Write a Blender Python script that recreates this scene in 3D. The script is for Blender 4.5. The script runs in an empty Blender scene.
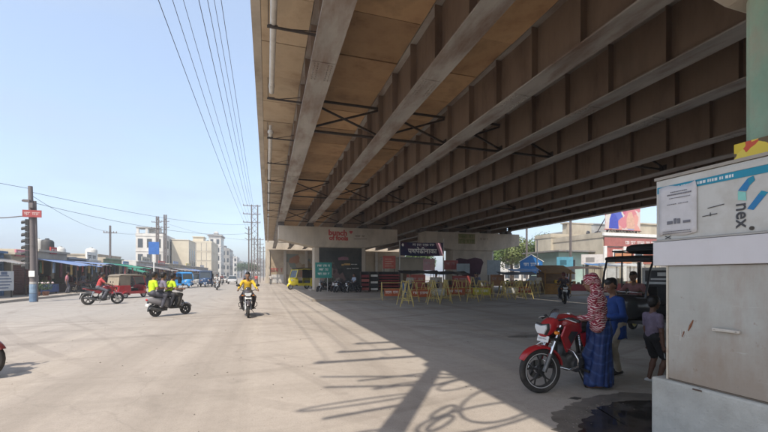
import bpy, math, random
import numpy as np
from mathutils import Vector, Matrix, Euler
R = math.radians
sc = bpy.context.scene
col = sc.collection
random.seed(7)

# ------------------------------------------------------------------ camera, sky, sun, exposure
YAW = math.atan(117.0 / 380.0)
cd = bpy.data.cameras.new('camera'); cam = bpy.data.objects.new('camera', cd); col.objects.link(cam)
cam.location = (0, 0, 1.6); cam.rotation_euler = (R(90), 0, -YAW)
cd.sensor_width = 36; cd.lens = 36 * 380.0 / 768.0; cd.shift_y = 59.0 / 768.0
cd.clip_start = 0.05; cd.clip_end = 6000
sc.camera = cam

SUN_EL = R(54.4); SUN_DIR = Vector((0.56 * math.cos(SUN_EL), 0.828 * math.cos(SUN_EL), -math.sin(SUN_EL)))
w = bpy.data.worlds.new('World'); sc.world = w; w.use_nodes = True
nt = w.node_tree; bg = nt.nodes['Background']
sky = nt.nodes.new('ShaderNodeTexSky'); sky.sky_type = 'NISHITA'; sky.sun_disc = False
sky.sun_elevation = SUN_EL; sky.sun_rotation = math.atan2(-0.56, -0.828)
sky.altitude = 200; sky.air_density = 1.0; sky.dust_density = 2.6; sky.ozone_density = 1.0
# thin high cloud veils, spread over the whole dome
tc = nt.nodes.new('ShaderNodeTexCoord'); mp = nt.nodes.new('ShaderNodeMapping'); mp.inputs['Scale'].default_value = (1.0, 1.6, 5.0)
no = nt.nodes.new('ShaderNodeTexNoise'); no.inputs['Scale'].default_value = 1.7; no.inputs['Detail'].default_value = 7; no.inputs['Roughness'].default_value = 0.55
cr = nt.nodes.new('ShaderNodeValToRGB'); cr.color_ramp.elements[0].position = 0.42; cr.color_ramp.elements[1].position = 0.78
cr.color_ramp.elements[0].color = (0.48, 0.48, 0.48, 1); cr.color_ramp.elements[1].color = (0.9, 0.9, 0.9, 1)
mx = nt.nodes.new('ShaderNodeMixRGB'); mx.inputs[2].default_value = (1.75, 2.05, 2.5, 1)
nt.links.new(tc.outputs['Generated'], mp.inputs['Vector']); nt.links.new(mp.outputs[0], no.inputs['Vector'])
nt.links.new(no.outputs['Fac'], cr.inputs[0]); nt.links.new(cr.outputs[0], mx.inputs[0])
nt.links.new(sky.outputs[0], mx.inputs[1]); nt.links.new(mx.outputs[0], bg.inputs['Color'])
bg.inputs['Strength'].default_value = 0.15
sl = bpy.data.lights.new('sun', 'SUN'); sl.energy = 2.1; sl.angle = R(0.6); sl.color = (1.0, 0.92, 0.80)
so = bpy.data.objects.new('sun', sl); col.objects.link(so)
so.rotation_euler = SUN_DIR.to_track_quat('-Z', 'Y').to_euler(); so.location = (-20, -30, 60)
sc.view_settings.view_transform = 'Standard'; sc.view_settings.look = 'None'
sc.view_settings.gamma = 1.0; sc.view_settings.use_curve_mapping = False
sc.view_settings.exposure = 1.27
sc.cycles.max_bounces = 8; sc.cycles.diffuse_bounces = 5

# ------------------------------------------------------------------ materials
MATS = {}
def nodes(name):
    m = bpy.data.materials.new(name); m.use_nodes = True
    n = m.node_tree; return m, n, n.nodes['Principled BSDF']
def M(name, c, rough=0.7, var=0.14, scale=3.0, dirt=None, damt=0.4, dscale=1.2, stretch=(1, 1, 1), bump=0.0, bscale=30.0, metal=0.0, spec=0.4, world=False, trans=0.0, coat=0.0, rnd=0.0):
    if name in MATS: return MATS[name]
    m, n, b = nodes(name); L = n.links
    if world: src = n.nodes.new('ShaderNodeNewGeometry').outputs['Position']
    else: src = n.nodes.new('ShaderNodeTexCoord').outputs['Object']
    mp = n.nodes.new('ShaderNodeMapping'); mp.inputs['Scale'].default_value = stretch; L.new(src, mp.inputs['Vector'])
    def noise(s, d=6, v=mp.outputs[0]):
        q = n.nodes.new('ShaderNodeTexNoise'); q.inputs['Scale'].default_value = s; q.inputs['Detail'].default_value = d
        q.inputs['Roughness'].default_value = 0.62; L.new(v, q.inputs['Vector']); return q.outputs['Fac']
    r = n.nodes.new('ShaderNodeValToRGB'); e = r.color_ramp.elements; e[0].position = 0.3; e[1].position = 0.72
    e[0].color = tuple(max(0, x * (1 - var)) for x in c) + (1,); e[1].color = tuple(min(1, x * (1 + var)) for x in c) + (1,)
    L.new(noise(scale), r.inputs[0]); out = r.outputs[0]
    if dirt:
        d = n.nodes.new('ShaderNodeValToRGB'); e = d.color_ramp.elements; e[0].position = 0.46; e[1].position = 0.7
        e[1].color = (damt,) * 3 + (1,)
        L.new(noise(dscale, 9), d.inputs[0])
        x = n.nodes.new('ShaderNodeMixRGB'); x.inputs[2].default_value = tuple(dirt) + (1,)
        L.new(d.outputs[0], x.inputs[0]); L.new(out, x.inputs[1]); out = x.outputs[0]
    if rnd:
        oi = n.nodes.new('ShaderNodeObjectInfo'); ma = n.nodes.new('ShaderNodeMapRange'); ma.inputs['To Min'].default_value = 1 - rnd; ma.inputs['To Max'].default_value = 1 + rnd * .6; L.new(oi.outputs['Random'], ma.inputs['Value'])
        x = n.nodes.new('ShaderNodeMixRGB'); x.blend_type = 'MULTIPLY'; x.inputs[0].default_value = 1.0; L.new(out, x.inputs[1]); L.new(ma.outputs[0], x.inputs[2]); out = x.outputs[0]
    L.new(out, b.inputs['Base Color'])
    b.inputs['Roughness'].default_value = rough; b.inputs['Metallic'].default_value = metal
    b.inputs['Specular IOR Level'].default_value = spec
    b.inputs['Transmission Weight'].default_value = trans; b.inputs['Coat Weight'].default_value = coat
    if bump:
        bp = n.nodes.new('ShaderNodeBump'); bp.inputs['Strength'].default_value = bump; bp.inputs['Distance'].default_value = 0.02
        L.new(noise(bscale, 5, src), bp.inputs['Height']); L.new(bp.outputs[0], b.inputs['Normal'])
    MATS[name] = m; return m
def P(c, rough=0.5, **k):        # a plain worn paint, cached by its colour
    return M('paint_%02x%02x%02x_%02d' % (int(c[0] * 255), int(c[1] * 255), int(c[2] * 255), int(rough * 10)), c, rough, **k)
def multicol(name, cols, scale, rough=0.7, kind='VORONOI', stretch=(1, 1, 1)):   # patches of several colours (prints, murals, goods)
    m, n, b = nodes(name); L = n.links
    src = n.nodes.new('ShaderNodeTexCoord').outputs['Object']
    mp = n.nodes.new('ShaderNodeMapping'); mp.inputs['Scale'].default_value = stretch; L.new(src, mp.inputs['Vector'])
    if kind == 'VORONOI':
        nz = n.nodes.new('ShaderNodeTexNoise'); nz.inputs['Scale'].default_value = scale * 1.3; L.new(mp.outputs[0], nz.inputs['Vector'])
        ad = n.nodes.new('ShaderNodeMixRGB'); ad.blend_type = 'ADD'; ad.inputs[0].default_value = 0.6 / scale
        L.new(mp.outputs[0], ad.inputs[1]); L.new(nz.outputs['Color'], ad.inputs[2])
        t = n.nodes.new('ShaderNodeTexVoronoi'); t.inputs['Scale'].default_value = scale; L.new(ad.outputs[0], t.inputs['Vector'])
        sp = n.nodes.new('ShaderNodeSeparateColor'); L.new(t.outputs['Color'], sp.inputs[0]); f = sp.outputs[0]
    else:
        t = n.nodes.new('ShaderNodeTexNoise'); t.inputs['Scale'].default_value = scale; t.inputs['Detail'].default_value = 4; L.new(mp.outputs[0], t.inputs['Vector']); f = t.outputs['Fac']
    r = n.nodes.new('ShaderNodeValToRGB'); r.color_ramp.interpolation = 'CONSTANT' if kind == 'VORONOI' else 'LINEAR'
    e = r.color_ramp.elements
    lo, hi = (0.0, 1.0) if kind == 'VORONOI' else (0.3, 0.7)
    while len(e) < len(cols): e.new(0.5)
    for i, c in enumerate(cols):
        e[i].position = lo + (hi - lo) * i / len(cols); e[i].color = tuple(c) + (1,)
    L.new(f, r.inputs[0]); L.new(r.outputs[0], b.inputs['Base Color']); b.inputs['Roughness'].default_value = rough
    MATS[name] = m; return m
def glass(name='vehicle_glass', c=(0.03, 0.04, 0.045)):
    if name in MATS: return MATS[name]
    m, n, b = nodes(name); b.inputs['Base Color'].default_value = c + (1,); b.inputs['Roughness'].default_value = 0.06
    b.inputs['Specular IOR Level'].default_value = 0.7
    MATS[name] = m; return m

# ------------------------------------------------------------------ mesh builder
def frame(axis):
    a = Vector(axis).normalized(); h = Vector((0, 0, 1)) if abs(a.z) < 0.9 else Vector((1, 0, 0))
    u = h.cross(a).normalized(); return a, u, a.cross(u)
class MB:
    def __init__(s): s.v = []; s.f = []; s.m = []; s.T = None
    def add(s, vs, fs, mi=0):
        o = len(s.v); vs = [Vector(q) for q in vs]
        if s.T: vs = [s.T @ q for q in vs]
        s.v += [tuple(q) for q in vs]; s.f += [tuple(i + o for i in f) for f in fs]; s.m += [mi] * len(fs); return s
    def box(s, c, d, rot=None, mi=0):
        h = [x / 2 for x in d]; vs = [Vector((x * h[0], y * h[1], z * h[2])) for x in (-1, 1) for y in (-1, 1) for z in (-1, 1)]
        if rot: q = Euler(rot).to_matrix(); vs = [q @ x for x in vs]
        c = Vector(c)
        return s.add([c + x for x in vs], [(0, 1, 3, 2), (4, 6, 7, 5), (0, 4, 5, 1), (2, 3, 7, 6), (0, 2, 6, 4), (1, 5, 7, 3)], mi)
    def b2(s, a, b, mi=0):
        return s.box([(p + q) / 2 for p, q in zip(a, b)], [abs(q - p) for p, q in zip(a, b)], None, mi)
    def beam(s, p, q, w, h, mi=0):
        p = Vector(p); q = Vector(q); a, u, v = frame(q - p); vs = []
        for e in (p, q): vs += [e + u * x * w / 2 + v * y * h / 2 for x, y in ((-1, -1), (1, -1), (1, 1), (-1, 1))]
        return s.add(vs, [(3, 2, 1, 0), (4, 5, 6, 7)] + [(i, (i + 1) % 4, 4 + (i + 1) % 4, 4 + i) for i in range(4)], mi)
    def tube(s, pts, r, n=8, mi=0, closed=False):
        pts = [Vector(p) for p in pts]; N = len(pts); r = r if isinstance(r, (list, tuple)) else [r] * N; vs = []; pu = None
        for i, p in enumerate(pts):
            d = (pts[(i + 1) % N] - pts[i - 1]) if closed else (pts[min(i + 1, N - 1)] - pts[max(i - 1, 0)])
            a, u, v = frame(d)
            if pu is not None:
                u = (pu - a * pu.dot(a)); u = u.normalized() if u.length > 1e-6 else frame(d)[1]; v = a.cross(u)
            pu = u
            vs += [p + (u * math.cos(t) + v * math.sin(t)) * r[i] for t in (2 * math.pi * k / n for k in range(n))]
        fs = []
        for i in range(N if closed else N - 1):
            j = (i + 1) % N
            fs += [(i * n + k, i * n + (k + 1) % n, j * n + (k + 1) % n, j * n + k) for k in range(n)]
        if not closed: fs += [tuple(range(n - 1, -1, -1)), tuple((N - 1) * n + k for k in range(n))]
        return s.add(vs, fs, mi)
    def cyl(s, p, q, r, n=12, mi=0, r2=None): return s.tube([p, q], [r, r if r2 is None else r2], n, mi)
    def lathe(s, prof, c=(0, 0, 0), axis=(0, 0, 1), n=20, mi=0, closed=False):    # prof: (radius, height along axis)
        a, u, v = frame(axis); c = Vector(c); k = len(prof); vs = []
        for i in range(n):
            t = 2 * math.pi * i / n; d = u * math.cos(t) + v * math.sin(t); vs += [c + d * r + a * h for r, h in prof]
        fs = []
        for i in range(n):
            j = (i + 1) % n
            fs += [(i * k + q, j * k + q, j * k + (q + 1) % k, i * k + (q + 1) % k) for q in range(k if closed else k - 1)]
        return s.add(vs, fs, mi)
    def ball(s, c, r, n=10, mi=0, rot=None):
        r = r if isinstance(r, (list, tuple)) else (r, r, r); c = Vector(c); k = max(4, n // 2); vs = []; q = Euler(rot).to_matrix() if rot else None
        for i in range(k + 1):
            p = math.pi * i / k
            for j in range(n):
                t = 2 * math.pi * j / n; x = Vector((r[0] * math.sin(p) * math.cos(t), r[1] * math.sin(p) * math.sin(t), r[2] * math.cos(p)))
                vs.append(c + (q @ x if q else x))
        fs = [(i * n + j, (i + 1) * n + j, (i + 1) * n + (j + 1) % n, i * n + (j + 1) % n) for i in range(k) for j in range(n)]
        return s.add(vs, fs, mi)
    def loft(s, rings, mi=0, caps=True):
        n = len(rings[0]); vs = [q for r in rings for q in r]
        fs = [(i * n + k, i * n + (k + 1) % n, (i + 1) * n + (k + 1) % n, (i + 1) * n + k) for i in range(len(rings) - 1) for k in range(n)]
        if caps: fs += [tuple(range(n - 1, -1, -1)), tuple((len(rings) - 1) * n + k for k in range(n))]
        return s.add(vs, fs, mi)
    def body(s, secs, n=16, e=2.6, mi=0):      # secs along x: (x, z centre, half width, half height[, exponent[, y centre]])
        rings = []
        for q in secs:
            x, z, hw, hh = q[:4]; ex = q[4] if len(q) > 4 else e; y0 = q[5] if len(q) > 5 else 0
            ring = []
            for k in range(n):
                t = 2 * math.pi * k / n; c_, s_ = math.cos(t), math.sin(t)
                ring.append((x, y0 + hw * math.copysign(abs(c_) ** (2 / ex), c_), z + hh * math.copysign(abs(s_) ** (2 / ex), s_)))
            rings.append(ring)
        return s.loft(rings, mi)
    def prism(s, poly, axis, lo, hi, mi=0):    # poly in the two other axes (x,z for axis y; y,z for x; x,y for z)
        def p3(a, b, h): return (a, h, b) if axis == 'y' else (h, a, b) if axis == 'x' else (a, b, h)
        n = len(poly); vs = [p3(a, b, lo) for a, b in poly] + [p3(a, b, hi) for a, b in poly]
        return s.add(vs, [tuple(range(n - 1, -1, -1)), tuple(range(n, 2 * n))] + [(i, (i + 1) % n, n + (i + 1) % n, n + i) for i in range(n)], mi)
    def obj(s, name, mats, parent=None, smooth=0, bev=0, loc=None, rz=None, me=None):
        if me is None:
            me = bpy.data.meshes.new(name); me.from_pydata(s.v, [], s.f); me.validate()
            for m in (mats if isinstance(mats, (list, tuple)) else [mats]): me.materials.append(m)
            if len(set(s.m)) > 1 and len(me.polygons) == len(s.m): me.polygons.foreach_set('material_index', s.m)
            if smooth:
                me.polygons.foreach_set('use_smooth', [True] * len(me.polygons)); me.set_sharp_from_angle(angle=R(smooth))
            me.update()
        o = link(name, me, parent)
        if loc is not None: o.location = loc
        if rz is not None: o.rotation_euler = (0, 0, rz)
        if bev:
            b = o.modifiers.new('bevel', 'BEVEL'); b.width = bev; b.segments = 2; b.limit_method = 'ANGLE'; b.angle_limit = R(40)
        return o
def link(name, me, parent=None):
    o = bpy.data.objects.new(name, me); col.objects.link(o)
    if parent: o.parent = parent
    return o
def tag(o, label=None, cat=None, group=None, kind=None):
    for k, q in (('label', label), ('category', cat), ('group', group), ('kind', kind)):
        if q: o[k] = q
    return o
def thing(name, label, cat, loc=(0, 0, 0), rz=0, group=None, lean=0, sc_=1):
    o = bpy.data.objects.new(name, None); col.objects.link(o); o.location = loc; o.rotation_euler = (lean, 0, rz); o.scale = (sc_,) * 3
    o.empty_display_size = 0.2
    return tag(o, label, cat, group)
def copy_tree(o, parent=None, label=None, loc=None, rz=None):
    c = o.copy(); col.objects.link(c)
    if parent: c.parent = parent
    if label: c['label'] = label
    if loc is not None: c.location = loc
    if rz is not None: c.rotation_euler = (0, 0, rz)
    for ch in KIDS(o): copy_tree(ch, c)
    return c
def KIDS(o): return [q for q in bpy.data.objects if q.parent == o]
TXT = {}
def textmesh(t, size=1.0, extrude=0.0, bold=0.0, align='CENTER'):
    k = (t, size, extrude, bold, align)
    if k not in TXT:
        c = bpy.data.curves.new('lettering', 'FONT'); c.body = t; c.size = size; c.extrude = extrude; c.offset = bold; c.align_x = align; c.align_y = 'CENTER'; c.resolution_u = 3
        o = bpy.data.objects.new('lettering', c); col.objects.link(o)
        dg = bpy.context.evaluated_depsgraph_get(); dg.update()
        TXT[k] = bpy.data.meshes.new_from_object(o.evaluated_get(dg)); bpy.data.objects.remove(o)
    return TXT[k]
def text(t, size, mat, parent, loc, rot=(R(90), 0, 0), name='lettering', bold=0.0, ext=0.002):   # text facing -Y by default
    me = textmesh(t, size, ext, bold).copy(); me.materials.clear(); me.materials.append(mat)
    o = link(name, me, parent); o.location = loc; o.rotation_euler = rot; return o
def marks(parent, x0, x1, z, h, mat, y=-.03, face='y', th=.004, name='lettering'):     # a line of hand-painted writing too small to read in the photograph
    g = MB(); rnd = random.Random(int(x0 * 100 + z * 37)); x = x0
    def bar(a, c, lo, hi):
        if face == 'y': g.b2((a, y - th, lo), (c, y, hi))
        else: g.b2((y, a, lo), (y + th, c, hi))
    while x < x1:
        w_ = min(rnd.uniform(1.2, 2.6) * h, x1 - x)
        if w_ < h * .4: break
        bar(x, x + w_, z + h * .78, z + h * .94); q = x + h * .15
        while q < x + w_ - h * .1:
            bar(q, q + h * .13, z + rnd.uniform(0, .25) * h, z + h * .78)
            if rnd.random() < .7: lo = z + rnd.uniform(.15, .5) * h; bar(q - h * .2 if q - h * .2 > x else q, q + h * .02, lo, lo + h * .16)
            q += h * rnd.uniform(.3, .55)
        x += w_ + h * .45
    o = g.obj(name, mat, parent); o['kind'] = 'stuff'; return o
def ik(a, b, l1, l2, pole):
    a = Vector(a); b = Vector(b); d = b - a; L = min(d.length, (l1 + l2) * 0.999); d = d.normalized()
    x = (l1 * l1 - l2 * l2 + L * L) / (2 * L); h = math.sqrt(max(0, l1 * l1 - x * x))
    p = Vector(pole); p = (p - d * p.dot(d)); p = p.normalized() if p.length > 1e-5 else Vector((0, 0, 1))
    return a + d * x + p * h

# ------------------------------------------------------------------ implicit bodies: one continuous surface out of tapered limbs
def surface(prims, res, k):
    P0 = np.array([[min(p[1][i], p[2][i]) - max(p[3], p[4]) for i in range(3)] for p in prims]).min(0) - 2 * res
    P1 = np.array([[max(p[1][i], p[2][i]) + max(p[3], p[4]) for i in range(3)] for p in prims]).max(0) + 2 * res
    N = np.ceil((P1 - P0) / res).astype(int) + 1
    ax = [P0[i] + res * np.arange(N[i]) for i in range(3)]
    D = np.full(N, 9.0); W = np.zeros(N, int); B = np.full(N, 9.0)
    for p in prims:
        a = np.array(p[1], float); b = np.array(p[2], float); ra, rb, mi = p[3], p[4], p[5]; fl = p[6] if len(p) > 6 else (1, 1, 1)
        kk = p[7] if len(p) > 7 else k
        mr = max(ra, rb) * max(1, 1 / min(fl)) + 0.06 + kk
        sl_ = []
        for i in range(3):
            lo = max(0, int((min(a[i], b[i]) - mr - P0[i]) / res)); hi = min(N[i], int((max(a[i], b[i]) + mr - P0[i]) / res) + 2); sl_.append(slice(lo, hi))
        sl_ = tuple(sl_)
        X, Y, Z = np.meshgrid(ax[0][sl_[0]], ax[1][sl_[1]], ax[2][sl_[2]], indexing='ij')
        fx, fy, fz = fl; c = (a + b) / 2
        q = np.stack([(X - c[0]) * fx + c[0], (Y - c[1]) * fy + c[1], (Z - c[2]) * fz + c[2]], -1)
        ab = b - a; L2 = max(ab.dot(ab), 1e-9)
        t = np.clip(((q - a) @ ab) / L2, 0, 1)
        d = np.linalg.norm(q - a - t[..., None] * ab, axis=-1) - (ra + (rb - ra) * t)
        old = D[sl_]; h = np.clip(0.5 + 0.5 * (old - d) / kk, 0, 1)
        D[sl_] = old * (1 - h) + d * h - kk * h * (1 - h)
        bo = B[sl_]; mk = d < bo; bo[mk] = d[mk]; W[sl_][mk] = mi
    # surface nets
    S = D < 0; c = sum(S[i:N[0] - 1 + i, j:N[1] - 1 + j, l:N[2] - 1 + l].astype(int) for i in (0, 1) for j in (0, 1) for l in (0, 1))
    act = (c > 0) & (c < 8); idx = np.full(act.shape, -1); cells = np.argwhere(act); idx[act] = np.arange(len(cells))
    acc = np.zeros((len(cells), 3)); cnt = np.zeros(len(cells)); cor = [np.array(q) for q in np.ndindex(2, 2, 2)]
    for A in cor:
        for B_ in cor:
            if tuple(A) < tuple(B_) and np.abs(A - B_).sum() == 1:
                va = D[tuple((cells + A).T)]; vb = D[tuple((cells + B_).T)]; cr_ = (va < 0) != (vb < 0)
                t = np.where(cr_, va / np.where(cr_, va - vb, 1), 0)
                acc += np.where(cr_[:, None], A + t[:, None] * (B_ - A), 0); cnt += cr_
    V = P0 + res * (cells + acc / cnt[:, None])
    F = []; FM = []
    for d in range(3):
        u, v = (d + 1) % 3, (d + 2) % 3
        s0 = [slice(None)] * 3; s1 = [slice(None)] * 3; s0[d] = slice(0, -1); s1[d] = slice(1, None)
        E = np.argwhere(S[tuple(s0)] != S[tuple(s1)])
        eu = np.eye(3, dtype=int)[u]; ev = np.eye(3, dtype=int)[v]
        E = E[(E[:, u] > 0) & (E[:, v] > 0) & (E[:, u] < N[u] - 1) & (E[:, v] < N[v] - 1)]
        ins = S[tuple(E.T)]
        q = np.stack([idx[tuple((E - eu - ev).T)], idx[tuple((E - ev).T)], idx[tuple(E.T)], idx[tuple((E - eu).T)]], 1)
        q[~ins] = q[~ins][:, ::-1]
        F.append(q); FM.append(W[tuple(E.T)])
    F = np.concatenate(F); FM = np.concatenate(FM); ok = (F >= 0).all(1)
    return V, F[ok], FM[ok]
def surf_obj(name, prims, mats, parent, res=0.016, k=0.03, post=None):
    V, F, FM = surface(prims, res, k)
    if post is not None: V = post(V)
    me = bpy.data.meshes.new(name); me.from_pydata(V.tolist(), [], F.tolist())
    for m in mats: me.materials.append(m)
    me.polygons.foreach_set('material_index', FM.astype(np.int32)); me.polygons.foreach_set('use_smooth', np.ones(len(F), bool)); me.update()
    return link(name, me, parent)
# ------------------------------------------------------------------ ground, road, pavement
def road_mat():
    m, n, b = nodes('dusty_road'); L = n.links
    pos = n.nodes.new('ShaderNodeNewGeometry').outputs['Position']
    def noise(s, d=7, stretch=(1, 1, 1), rot=0.0, rough=0.6):
        mp = n.nodes.new('ShaderNodeMapping'); mp.inputs['Scale'].default_value = stretch; mp.inputs['Rotation'].default_value = (0, 0, rot); L.new(pos, mp.inputs['Vector'])
        q = n.nodes.new('ShaderNodeTexNoise'); q.inputs['Scale'].default_value = s; q.inputs['Detail'].default_value = d; q.inputs['Roughness'].default_value = rough
        L.new(mp.outputs[0], q.inputs['Vector']); return q.outputs['Fac']
    def ramp(f, stops):
        r = n.nodes.new('ShaderNodeValToRGB'); e = r.color_ramp.elements
        while len(e) < len(stops): e.new(0.5)
        for i, (p, c) in enumerate(stops): e[i].position = p; e[i].color = (c if isinstance(c, tuple) else (c, c, c)) + (1,)
        L.new(f, r.inputs[0]); return r.outputs[0]
    def mix(f, a, c, mode='MIX', fac=None):
        x = n.nodes.new('ShaderNodeMixRGB'); x.blend_type = mode
        if fac is not None: x.inputs[0].default_value = fac
        else: L.new(f, x.inputs[0])
        L.new(a, x.inputs[1])
        if isinstance(c, tuple): x.inputs[2].default_value = c + (1,)
        else: L.new(c, x.inputs[2])
        return x.outputs[0]
    out = ramp(noise(0.16, 8), [(0.3, (0.34, 0.295, 0.255)), (0.52, (0.405, 0.353, 0.305)), (0.75, (0.465, 0.405, 0.35))])
    # asphalt grey shows through under the bridge, a dustier strip at the edges
    sx = n.nodes.new('ShaderNodeSeparateXYZ'); L.new(pos, sx.inputs[0])
    wob = n.nodes.new('ShaderNodeMath'); wob.operation = 'MULTIPLY_ADD'; wob.inputs[1].default_value = 3.0; L.new(noise(0.35, 4), wob.inputs[0]); L.new(sx.outputs[0], wob.inputs[2])
    mr = n.nodes.new('ShaderNodeMapRange'); mr.inputs['From Min'].default_value = 3.6; mr.inputs['From Max'].default_value = 7.0; L.new(wob.outputs[0], mr.inputs['Value'])
    grey = ramp(noise(0.3, 8), [(0.3, (0.36, 0.337, 0.30)), (0.7, (0.46, 0.43, 0.385))])
    out = mix(mr.outputs[0], out, grey)
    # tyre-polished streaks along the road and sweeping across the junction
    out = mix(ramp(noise(0.9, 6, (1, 0.035, 1)), [(0.47, 0.0), (0.64, 0.6)]), out, (0.27, 0.232, 0.196))
    out = mix(ramp(noise(0.8, 6, (0.035, 1, 1), R(-14)), [(0.49, 0.0), (0.64, 0.55)]), out, (0.275, 0.237, 0.2))
    out = mix(ramp(noise(1.3, 6, (1, 0.05, 1), R(38)), [(0.52, 0.0), (0.7, 0.5)]), out, (0.47, 0.41, 0.34))
    # the main carriageway on the left is greyer asphalt under the dust
    my = n.nodes.new('ShaderNodeMath'); my.operation = 'MULTIPLY_ADD'; my.inputs[1].default_value = 9.0; L.new(noise(0.12, 5), my.inputs[0]); L.new(sx.outputs[1], my.inputs[2])
    m3 = n.nodes.new('ShaderNodeMapRange'); m3.inputs['From Min'].default_value = 13; m3.inputs['From Max'].default_value = 24; m3.inputs['To Max'].default_value = .65; L.new(my.outputs[0], m3.inputs['Value'])
    m4 = n.nodes.new('ShaderNodeMapRange'); m4.inputs['From Min'].default_value = 0.5; m4.inputs['From Max'].default_value = -2.5; L.new(wob.outputs[0], m4.inputs['Value'])
    m5 = n.nodes.new('ShaderNodeMath'); m5.operation = 'MULTIPLY'; L.new(m3.outputs[0], m5.inputs[0]); L.new(m4.outputs[0], m5.inputs[1])
    out = mix(m5.outputs[0], out, (0.33, 0.312, 0.288))
    # tyre arcs swept by turning traffic
    for cx_, cy_, sc_2, amt in ((-14, 62, 1.9, .42), (26, 34, 2.3, .32), (-40, -8, 1.5, .3)):
        vs_ = n.nodes.new('ShaderNodeVectorMath'); vs_.operation = 'DISTANCE'; vs_.inputs[1].default_value = (cx_, cy_, 0); L.new(pos, vs_.inputs[0])
        q = n.nodes.new('ShaderNodeTexNoise'); q.noise_dimensions = '1D'; q.inputs['Scale'].default_value = sc_2; q.inputs['Detail'].default_value = 4; L.new(vs_.outputs['Value'], q.inputs['W'])
        ml = n.nodes.new('ShaderNodeMath'); ml.operation = 'MULTIPLY'; L.new(ramp(q.outputs['Fac'], [(0.56, 0.0), (0.66, amt)]), ml.inputs[0]); L.new(ramp(noise(0.25, 4), [(0.42, 0.0), (0.6, 1.0)]), ml.inputs[1])
        out = mix(ml.outputs[0], out, (0.2, 0.17, 0.145))
    # oil spots and patches
    out = mix(ramp(noise(1.1, 9), [(0.62, 0.0), (0.72, 0.4)]), out, (0.13, 0.115, 0.10))
    out = mix(ramp(noise(9.0, 6), [(0.35, 0.16), (0.62, 0.0)]), out, (0.19, 0.168, 0.142))
    # aggregate speckle
    out = mix(ramp(noise(55.0, 3, rough=0.8), [(0.3, 0.45), (0.5, 0.0)]), out, (0.16, 0.145, 0.125))
    out = mix(ramp(noise(90.0, 3, rough=0.8), [(0.58, 0.0), (0.75, 0.5)]), out, (0.52, 0.47, 0.41))
    # fine cracks
    vo = n.nodes.new('ShaderNodeTexVoronoi'); vo.feature = 'DISTANCE_TO_EDGE'; vo.inputs['Scale'].default_value = 0.22
    nz = n.nodes.new('ShaderNodeTexNoise'); nz.inputs['Scale'].default_value = 0.8; nz.inputs['Detail'].default_value = 6; L.new(pos, nz.inputs['Vector'])
    ad = n.nodes.new('ShaderNodeMixRGB'); ad.blend_type = 'ADD'; ad.inputs[0].default_value = 2.2; L.new(pos, ad.inputs[1]); L.new(nz.outputs['Color'], ad.inputs[2]); L.new(ad.outputs[0], vo.inputs['Vector'])
    out = mix(ramp(vo.outputs['Distance'], [(0.0, 0.15), (0.002, 0.0)]), out, (0.11, 0.095, 0.08))
    L.new(out, b.inputs['Base Color']); b.inputs['Roughness'].default_value = 0.82; b.inputs['Specular IOR Level'].default_value = 0.25
    bp = n.nodes.new('ShaderNodeBump'); bp.inputs['Strength'].default_value = 0.35; bp.inputs['Distance'].default_value = 0.01
    L.new(noise(45.0, 6, rough=0.75), bp.inputs['Height'])
    b2 = n.nodes.new('ShaderNodeBump'); b2.inputs['Strength'].default_value = 0.25; b2.inputs['Distance'].default_value = 0.06; L.new(noise(1.2, 6), b2.inputs['Height']); L.new(b2.outputs[0], bp.inputs['Normal'])
    L.new(bp.outputs[0], b.inputs['Normal'])
    return m
ROAD = road_mat()
g = MB(); g.add([(-3000, -1500, 0), (3000, -1500, 0), (3000, 4500, 0), (-3000, 4500, 0)], [(0, 1, 2, 3)])
tag(g.obj('road_ground', ROAD), kind='structure')
PAVE = M('pavement_dust', (0.36, 0.31, 0.255), 0.9, 0.2, 0.8, (0.22, 0.19, 0.15), 0.6, 0.5, bump=0.4, bscale=18, world=True)
KERB = M('kerb_stone', (0.38, 0.35, 0.31), 0.85, 0.2, 2.0, (0.16, 0.14, 0.12), 0.6, 2.0, world=True, bump=0.3)
g = MB(); g.b2((-40, 26.2, -0.1), (-14.62, 160, 0.11)); pv = tag(g.obj('shop_pavement', PAVE), kind='structure')
y = 26.0; ks = MB().b2((-0.14, 0.01, 0), (0.14, 0.99, 0.15))
km = None
while y < 100:
    o = ks.obj('kerb_stone', KERB, pv, me=km, bev=0); km = o.data
    o.location = (-14.46 + random.uniform(-0.012, 0.012), y, random.uniform(-0.015, 0.01)); y += 1.0
g = MB(); g.b2((30, 10, -0.1), (90, 36, 0.11)); tag(g.obj('market_pavement', PAVE), kind='structure')

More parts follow.
